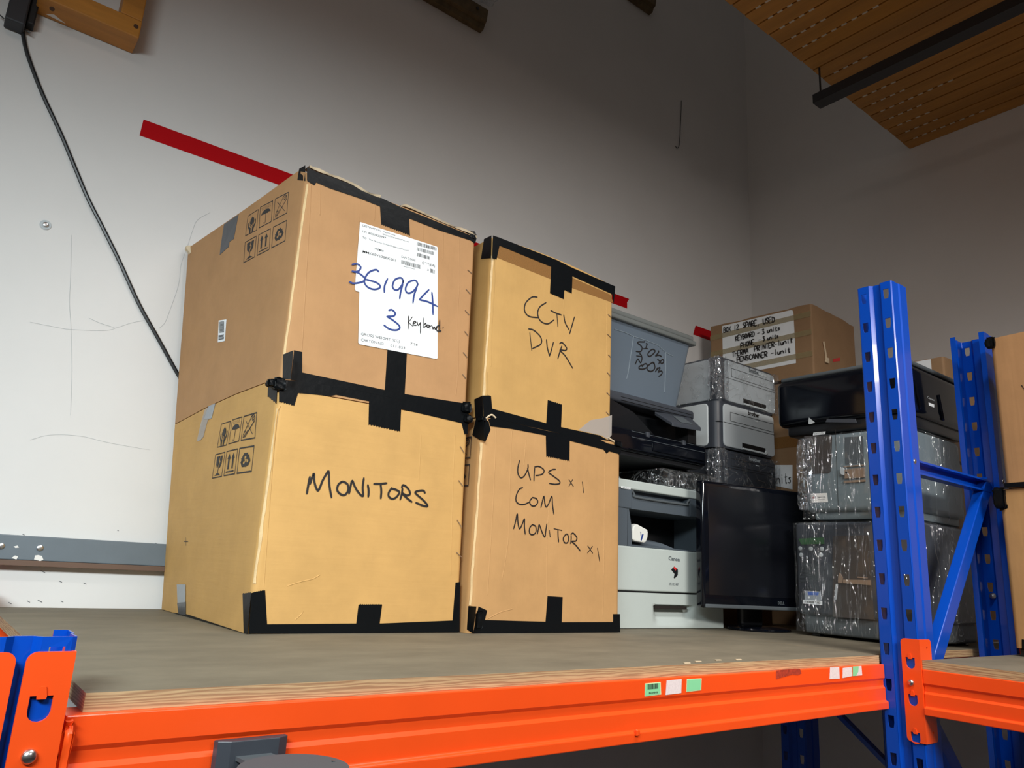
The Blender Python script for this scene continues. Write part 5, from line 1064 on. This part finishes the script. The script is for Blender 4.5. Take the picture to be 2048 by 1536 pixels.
STK = {'A': [[(0, 6), (2, 0), (4, 6)], [(1, 4), (3, 4)]], 'B': [[(0, 0), (0, 6)], [(0, 0), (3, .5), (3, 2.5), (0, 3)], [(0, 3), (3.6, 3.6), (3.4, 5.6), (0, 6)]], 'C': [[(4, 1), (2, 0), (0, 3), (2, 6), (4, 5)]], 'D': [[(0, 0), (0, 6)], [(0, 0), (3, 1), (4, 3), (3, 5.4), (0, 6)]],
 'E': [[(4, 0), (0, 0), (0, 6), (4, 6)], [(0, 3), (3, 3)]], 'H': [[(0, 0), (0, 6)], [(4, 0), (4, 6)], [(0, 3), (4, 3)]], 'I': [[(2, 0), (2, 6)]], 'K': [[(0, 0), (0, 6)], [(4, 0), (0, 3), (4, 6)]], 'M': [[(0, 6), (.6, 0), (2, 4), (3.4, 0), (4, 6)]], 'N': [[(0, 6), (0, 0), (4, 6), (4, 0)]],
 'O': [[(2, 0), (0, 3), (2, 6), (4, 3), (2, 0)]], 'P': [[(0, 6), (0, 0), (3, .3), (4, 1.8), (3, 3.2), (0, 3.4)]], 'R': [[(0, 6), (0, 0), (3, .3), (4, 1.7), (3, 3), (0, 3.2), (4, 6)]], 'S': [[(4, .8), (2, 0), (.2, 1.4), (3.8, 4.4), (2, 6), (0, 5.2)]], 'T': [[(0, 0), (4, 0)], [(2, 0), (2, 6)]],
 'U': [[(0, 0), (.3, 5), (2, 6), (3.7, 5), (4, 0)]], 'X': [[(0, 0), (4, 6)], [(4, 0), (0, 6)]], 'Y': [[(0, 0), (2, 3)], [(4, 0), (1.4, 6)]], '1': [[(2, 0), (2, 6)]], '2': [[(0, 1), (2, 0), (3.6, 1.6), (0, 6), (4, 6)]], '3': [[(0, .5), (3, .4), (1.6, 2.6), (3.8, 4.2), (2, 6), (0, 5.4)]],
 ',': [[(2, 5.4), (1, 7.4)]], '-': [[(.4, 3.4), (3.6, 3.4)]], 'u': [[(0, 3), (.4, 5.6), (2, 6), (3.4, 5), (3.6, 3), (3.8, 6)]], 'n': [[(0, 3), (0, 6)], [(0, 4), (2, 3), (3.6, 4), (3.8, 6)]], 'i': [[(2, 3), (2, 6)], [(2, 1.4), (2.1, 1.8)]], 't': [[(2, 1), (2, 6), (3.4, 5.8)], [(.6, 2.8), (3.8, 2.6)]], 's': [[(3.6, 3.2), (1, 3.4), (3.2, 4.8), (2, 6), (.4, 5.6)]]}
def hand(mb, s_, plane, a, b, hpx, org, sc, wd, off=.0024):
    n_ = len(s_); A = on(plane, org[0]+a[0]/sc, org[1]+a[1]/sc); B = on(plane, org[0]+b[0]/sc, org[1]+b[1]/sc); T = on(plane, org[0]+a[0]/sc, org[1]+(a[1]-hpx)/sc); H = abs(T.z-A.z); d = (B-A)/n_
    N = Vector(NRM[plane[0]]); random.seed(len(s_))
    for i, ch in enumerate(s_):
        j = random.uniform(-.06, .06)
        for k_, st in enumerate(STK.get(ch, [])):
            pts = [A+d*(i+.08+.78*x/4.0)+Vector((0, 0, H*(1-z/6+j*.5)))+N*(off+k_*2e-5) for x, z in st]; mb.ribbon(smooth_pts(pts, 3), wd, N)
mb = MB(); hand(mb, 'units', OB, (1547, 968), (1584, 966), 22, (0, 0), 1, .0035); build('handwriting', mb, 'ink', s)
plain('old brown carton standing behind the black glossy printer', 2.60, 1.02, .0005, 2.95, 1.33, .56)
t = plain('old brown carton on another, glimpsed between the two blue posts', 2.60, 1.02, .567, 2.95, 1.33, .922)
mb = MB(); mb.box(2.5985, 1.06, .845, 2.5993, 1.12, .912); build('paper_label', mb, 'paper', t)
t = thing('cardboard_box', 'old brown carton with a taped handwritten list, topmost in the corner', 'cardboard box', (2.76, 1.73, .932), group='old cartons against the wall corner')
tl = on(('x', bx0), 1420, 652); tr = on(('x', bx0), 1622, 607)
mb = carton_mesh([(bx0, tr.y, .932), (2.93, tr.y, .932), (2.93, tl.y, .932), (bx0, tl.y, .932)], [(bx0, tr.y, tr.z-.002), (2.93, tr.y, tr.z-.002), (2.93, tl.y, tl.z-.012), (bx0, tl.y, tl.z-.004)], .008, topf=lambda s, t_: .007*noise.noise(Vector((s*5, t_*5, 3)))-.012*s*(1-t_)*s)
build('carton', mb, 'card_old', t, smooth=True)
o3 = (1410, 600); s3 = 6.827
mb = MB(); patch(mb, OB, [(235, 355), (1175, 137), (1195, 143), (1207, 170), (1243, 862), (250, 1050)], o3, s3, .0002, .0004); lab = build('paper_label', mb, 'paper', t)
W3 = .0046
for args in (('BOX 12', (255, 450), (470, 400), 66), ('SPARE, USED', (520, 385), (960, 300), 72), ('KEYBOARD - 3 units', (420, 560), (1030, 408), 66), ('PHONE', (490, 660), (680, 605), 66), ('- 3 units', (735, 575), (1010, 515), 62), ('THERMAL PRINTER-1unit', (375, 780), (1205, 575), 66), ('PENSCANNER -1unit', (440, 850), (1175, 710), 66)):
    mb = MB(); hand(mb, args[0], OB, args[1], args[2], args[3], o3, s3, W3); build('handwriting', mb, 'ink', lab)
for (v0, v1) in ((.20, .27), (.42, .50), (.70, .78)):
    mb = MB(); zt0 = on(OB, 1410+1220/s3, 600+(480 if v0 > .3 and v0 < .6 else 235 if v0 < .3 else 770)/s3).z
    mb.box(bx0-.0022, tr.y+.002, zt0-.013, bx0-.0016, tl.y-.002, zt0+.009); build('tan_tape', mb, 'tape_tan', t)
mb = MB(); a = on(('y', tr.y-.001), 1647, 682); mb.tube(smooth_pts([on(('y', tr.y-.004), *q_) for q_ in ((1647, 683), (1650, 700), (1652, 715), (1651, 724))]), .0035, 6); mb.rbox(on(('y', tr.y), 1649, 720).x, tr.y-.008, on(('y', tr.y), 1650, 726).z, on(('y', tr.y), 1655, 720).x, tr.y-.001, on(('y', tr.y), 1650, 715).z, .002, 2); build('torn_flap', mb, 'card_edge', t, smooth=True)
mb = MB(); patch(mb, ('y', tr.y-.0006), [(1666, 718), (1680, 715), (1680, 722), (1666, 724)]); build('red_mark', mb, 'dotred', t)

# ---------- right hand column of printers (fronts face the left)
qx = 2.120; qy0, qy1 = .935, 1.298; qx1 = 2.485; QF = ('x', qx)
t = thing('label_printer', 'large dark label printer wrapped in film, standing on the deck', 'printer', (2.3, 1.1, 0))
mb = MB(); mb.rbox(qx+.012, qy0+.012, .008, qx1-.01, qy1-.012, .060, .008, 3); build('base', mb, 'graph', t, smooth=True)
mb = MB(); mb.rbox(qx, qy0, .060, qx1, qy1, .3285, .010, 3); hs = build('housing', mb, 'charcoal', t, smooth=True)
for (a, b) in ((qx+.03, qy0+.03), (qx+.03, qy1-.05), (qx1-.05, qy0+.03), (qx1-.05, qy1-.05)):
    mb = MB(); mb.rbox(a, b, .0003, a+.025, b+.025, .0085, .002, 2); build('foot', mb, 'black', t)
oq = (1580, 1030); sq = 5.69; Pq = lambda L_: [(oq[0]+a/sq, oq[1]+b/sq) for a, b in L_]
mb = MB(); patch(mb, QF, Pq([(490, 240), (900, 230), (960, 1190), (490, 1160)]), off=.0003, th=.002); dr = build('media_door', mb, 'mocha', t)
mb = MB(); patch(mb, QF, Pq([(100, 270), (385, 255), (390, 330), (130, 335)]), off=.0005, th=.0015); build('display', mb, 'green', t)
for (a, b) in ((120, 380), (240, 385), (365, 385), (130, 455), (355, 455)):
    c = on(QF, *Pq([(a, b)])[0]); mb = MB(); mb.disc(c+Vector((-.0005, 0, 0)), (-1, 0, 0), .0062, .002, 16, dome=.001); build('button', mb, 'silver', t, smooth=True)
mb = MB()
for i in range(16): patch(mb, QF, Pq([(110, 520+i*16), (330, 510+i*16), (330, 514+i*16), (110, 524+i*16)]), off=.0003, th=.0015)
build('vent_grille', mb, 'graph', t)
mb = MB(); patch(mb, QF, Pq([(165, 860), (352, 872), (355, 972), (168, 965)]), off=.0005, th=.0006); patch(mb, QF, Pq([(200, 872), (330, 880), (320, 915), (205, 910)]), off=.0013, th=.0002, mi=1); build('rating_label', mb, ['label_grey', 'label_blue'], t)
mb = MB(); c = on(QF, *Pq([(218, 938)])[0]); mb.disc(c+Vector((-.0013, 0, 0)), (-1, 0, 0), .0032, .0003, 16); build('round_mark', mb, 'paper', t)
mb = MB(); patch(mb, QF, Pq([(150, 962), (367, 978), (367, 1024), (150, 1008)]), off=.0014, th=.0004); s = build('asset_strip', mb, 'paper', t)
mb = MB(); ptext(mb, 'P W2850RL2 NO', QF, Pq([(172, 1002)])[0], Pq([(350, 1014)])[0], 5, off=.0022, bold=.02); build('strip_text', mb, 'ink_print', s)
mb = MB(); patch(mb, QF, Pq([(610, 735), (922, 740), (922, 800), (612, 775)]), off=.0025, th=.004); patch(mb, QF, Pq([(560, 700), (575, 660), (605, 710), (605, 775), (560, 775)]), off=.0025, th=.006); patch(mb, QF, Pq([(770, 700), (885, 712), (885, 722), (770, 715)]), off=.0025, th=.002); build('tear_bar', mb, 'copper', t)
mb = MB(); patch(mb, QF, Pq([(520, 785), (548, 785), (530, 960), (508, 965)]), off=.0025, th=.001); build('door_trim', mb, 'silver', t)
mb = MB(); crumple(mb, qx-.009, qy0-.008, .012, qx1+.006, qy1+.006, .3305, .0035, 26, 16, skip_bottom=True, seed=1); build('stretch_film', mb, 'film_v', t, smooth=True)
# upper wrapped printer
uy0, uy1, uz0, uz1 = .945, 1.262, .337, .592
t = thing('label_printer', 'blue-grey label printer wrapped in film on the larger dark one', 'printer', (2.3, 1.1, uz0))
mb = MB(); mb.rbox(qx+.005, uy0, uz0+.022, 2.47, uy1, uz1, .016, 4); mb.rbox(qx+.02, uy0+.015, uz0, 2.46, uy1-.02, uz0+.024, .006, 2); build('housing', mb, 'lp_grey', t, smooth=True)
ou = (1590, 850); su = 7.317; Pu = lambda L_: [(ou[0]+a/su, ou[1]+b/su) for a, b in L_]; UF = ('x', qx+.005)
mb = MB(); patch(mb, UF, Pu([(140, 165), (530, 155), (545, 180), (525, 680), (500, 705), (150, 725)]), off=.0004, th=.0012); build('control_window', mb, 'mocha', t)
mb = MB(); patch(mb, UF, Pu([(590, 60), (594, 60), (640, 1290), (636, 1290)]), off=.0004, th=.0006); build('panel_gap', mb, 'gap', t)
mb = MB(); patch(mb, UF, Pu([(228, 1005), (468, 995), (483, 1128), (245, 1138)]), off=.0004, th=.0006); s = build('maker_label', mb, 'paper_dull', t)
mb = MB(); c = on(UF, *Pu([(272, 1064)])[0]); mb.disc(c+Vector((-.0011, 0, 0)), (-1, 0, 0), .0032, .0003, 18); build('red_emblem', mb, 'dotred', s)
mb = MB(); ptext(mb, 'DATAMAX-O NEIL', UF, Pu([(304, 1068)])[0], Pu([(452, 1064)])[0], 2.6, off=.0013, bold=.01); ptext(mb, 'Model I-4212', UF, Pu([(345, 1096)])[0], Pu([(446, 1094)])[0], 2.0, off=.0013); build('printed_text', mb, 'ink_grey', s)
mb = MB(); patch(mb, UF, Pu([(272, 112), (447, 95), (440, 135), (264, 153)]), off=.0004, th=.0006); s = build('asset_strip', mb, 'paper', t)
mb = MB(); ptext(mb, 'ZS80502/DN1', UF, Pu([(280, 146)])[0], Pu([(434, 130)])[0], 4, off=.0013, bold=.01); build('strip_text', mb, 'ink_grey', s)
mb = MB(); patch(mb, UF, Pu([(740, 655), (1025, 625), (1030, 770), (742, 785)]), off=.0004, th=.006); patch(mb, UF, Pu([(722, 605), (1020, 580), (1020, 595), (722, 620)]), off=.0004, th=.004); patch(mb, UF, Pu([(722, 820), (1035, 800), (1035, 830), (722, 850)]), off=.0004, th=.004); pr = build('print_head', mb, 'copper', t)
mb = MB(); c = on(UF, *Pu([(768, 700)])[0]); mb.disc(c+Vector((-.0065, 0, 0)), (-1, 0, 0), .0035, .001, 14); build('screw', mb, 'void', pr)
mb = MB(); patch(mb, UF, Pu([(680, 640), (715, 625), (735, 660), (735, 740), (690, 720)]), off=.0004, th=.009); build('head_latch', mb, 'silver', t)
mb = MB(); patch(mb, UF, Pu([(730, 180), (1000, 165), (1010, 560), (740, 575)]), off=.0004, th=.001); build('media_window', mb, 'graph', t)
mb = MB(); crumple(mb, qx-.006, uy0-.010, uz0+.001, 2.482, uy1+.008, uz1+.0008, .0045, 28, 17, skip_bottom=True, seed=5); build('stretch_film', mb, 'film_v', t, smooth=True)
mb = MB(); crumple(mb, qx-.010, uy1-.030, uz0+.03, qx+.02, uy1+.014, uz1-.01, .010, 9, 50, seed=6); build('film_bunch', mb, 'film_c', t, smooth=True)
# black glossy printer on top
gy0, gy1, gz0, gz1 = .935, 1.350, .600, .795
t = thing('inkjet_printer', 'glossy black printer with a grey lid, on the film-wrapped label printers', 'printer', (2.3, 1.15, gz0), group='printer column on the right')
mb = MB(); mb.rbox(qx, gy0, gz0+.030, 2.52, gy1, gz1-.012, .022, 6); hb = build('housing', mb, 'gloss', t, smooth=True)
mb = MB(); mb.rbox(qx+.014, gy0+.012, gz0, 2.50, gy1-.03, gz0+.034, .008, 3); build('lower_tray', mb, 'black', t, smooth=True)
mb = MB(); mb.rbox(qx+.012, gy0+.004, gz1-.014, 2.51, gy1-.012, gz1, .006, 3); build('lid', mb, 'graph', t, smooth=True)
GF = ('x', qx)
mb = MB(); patch(mb, GF, [(1652, 845), (1655, 838), (1712, 838), (1714, 846)], off=.0, th=.004); build('tray_grip', mb, 'charcoal', hb, bevel=.001)
mb = MB(); patch(mb, GF, [(1618, 835), (1630, 845), (1620, 849), (1617, 847)], off=.0, th=.0006); build('sticker_scrap', mb, 'silver', hb)
GS = ('y', gy0)
for (a, b) in (((1828, 760), (1838, 818)), ((1876, 790), (1884, 840))):
    A = on(GS, *a); B = on(GS, *b); mb = MB(); mb.tube([(A.x, gy0-.001, A.z), (B.x-.004, gy0-.003, B.z+.02), (B.x+.006, gy0-.001, B.z)], .004, 8); build('side_rib', mb, 'gloss', hb, smooth=True)
mb = MB(); patch(mb, GS, [(1857, 805), (1868, 809), (1868, 815), (1858, 811)], th=.0005); build('small_sticker', mb, 'paper', hb)
mb = MB(); ptext(mb, 'Canon', GS, (1854, 796), (1869, 803), 4.5); build('lettering', mb, 'silver', hb)
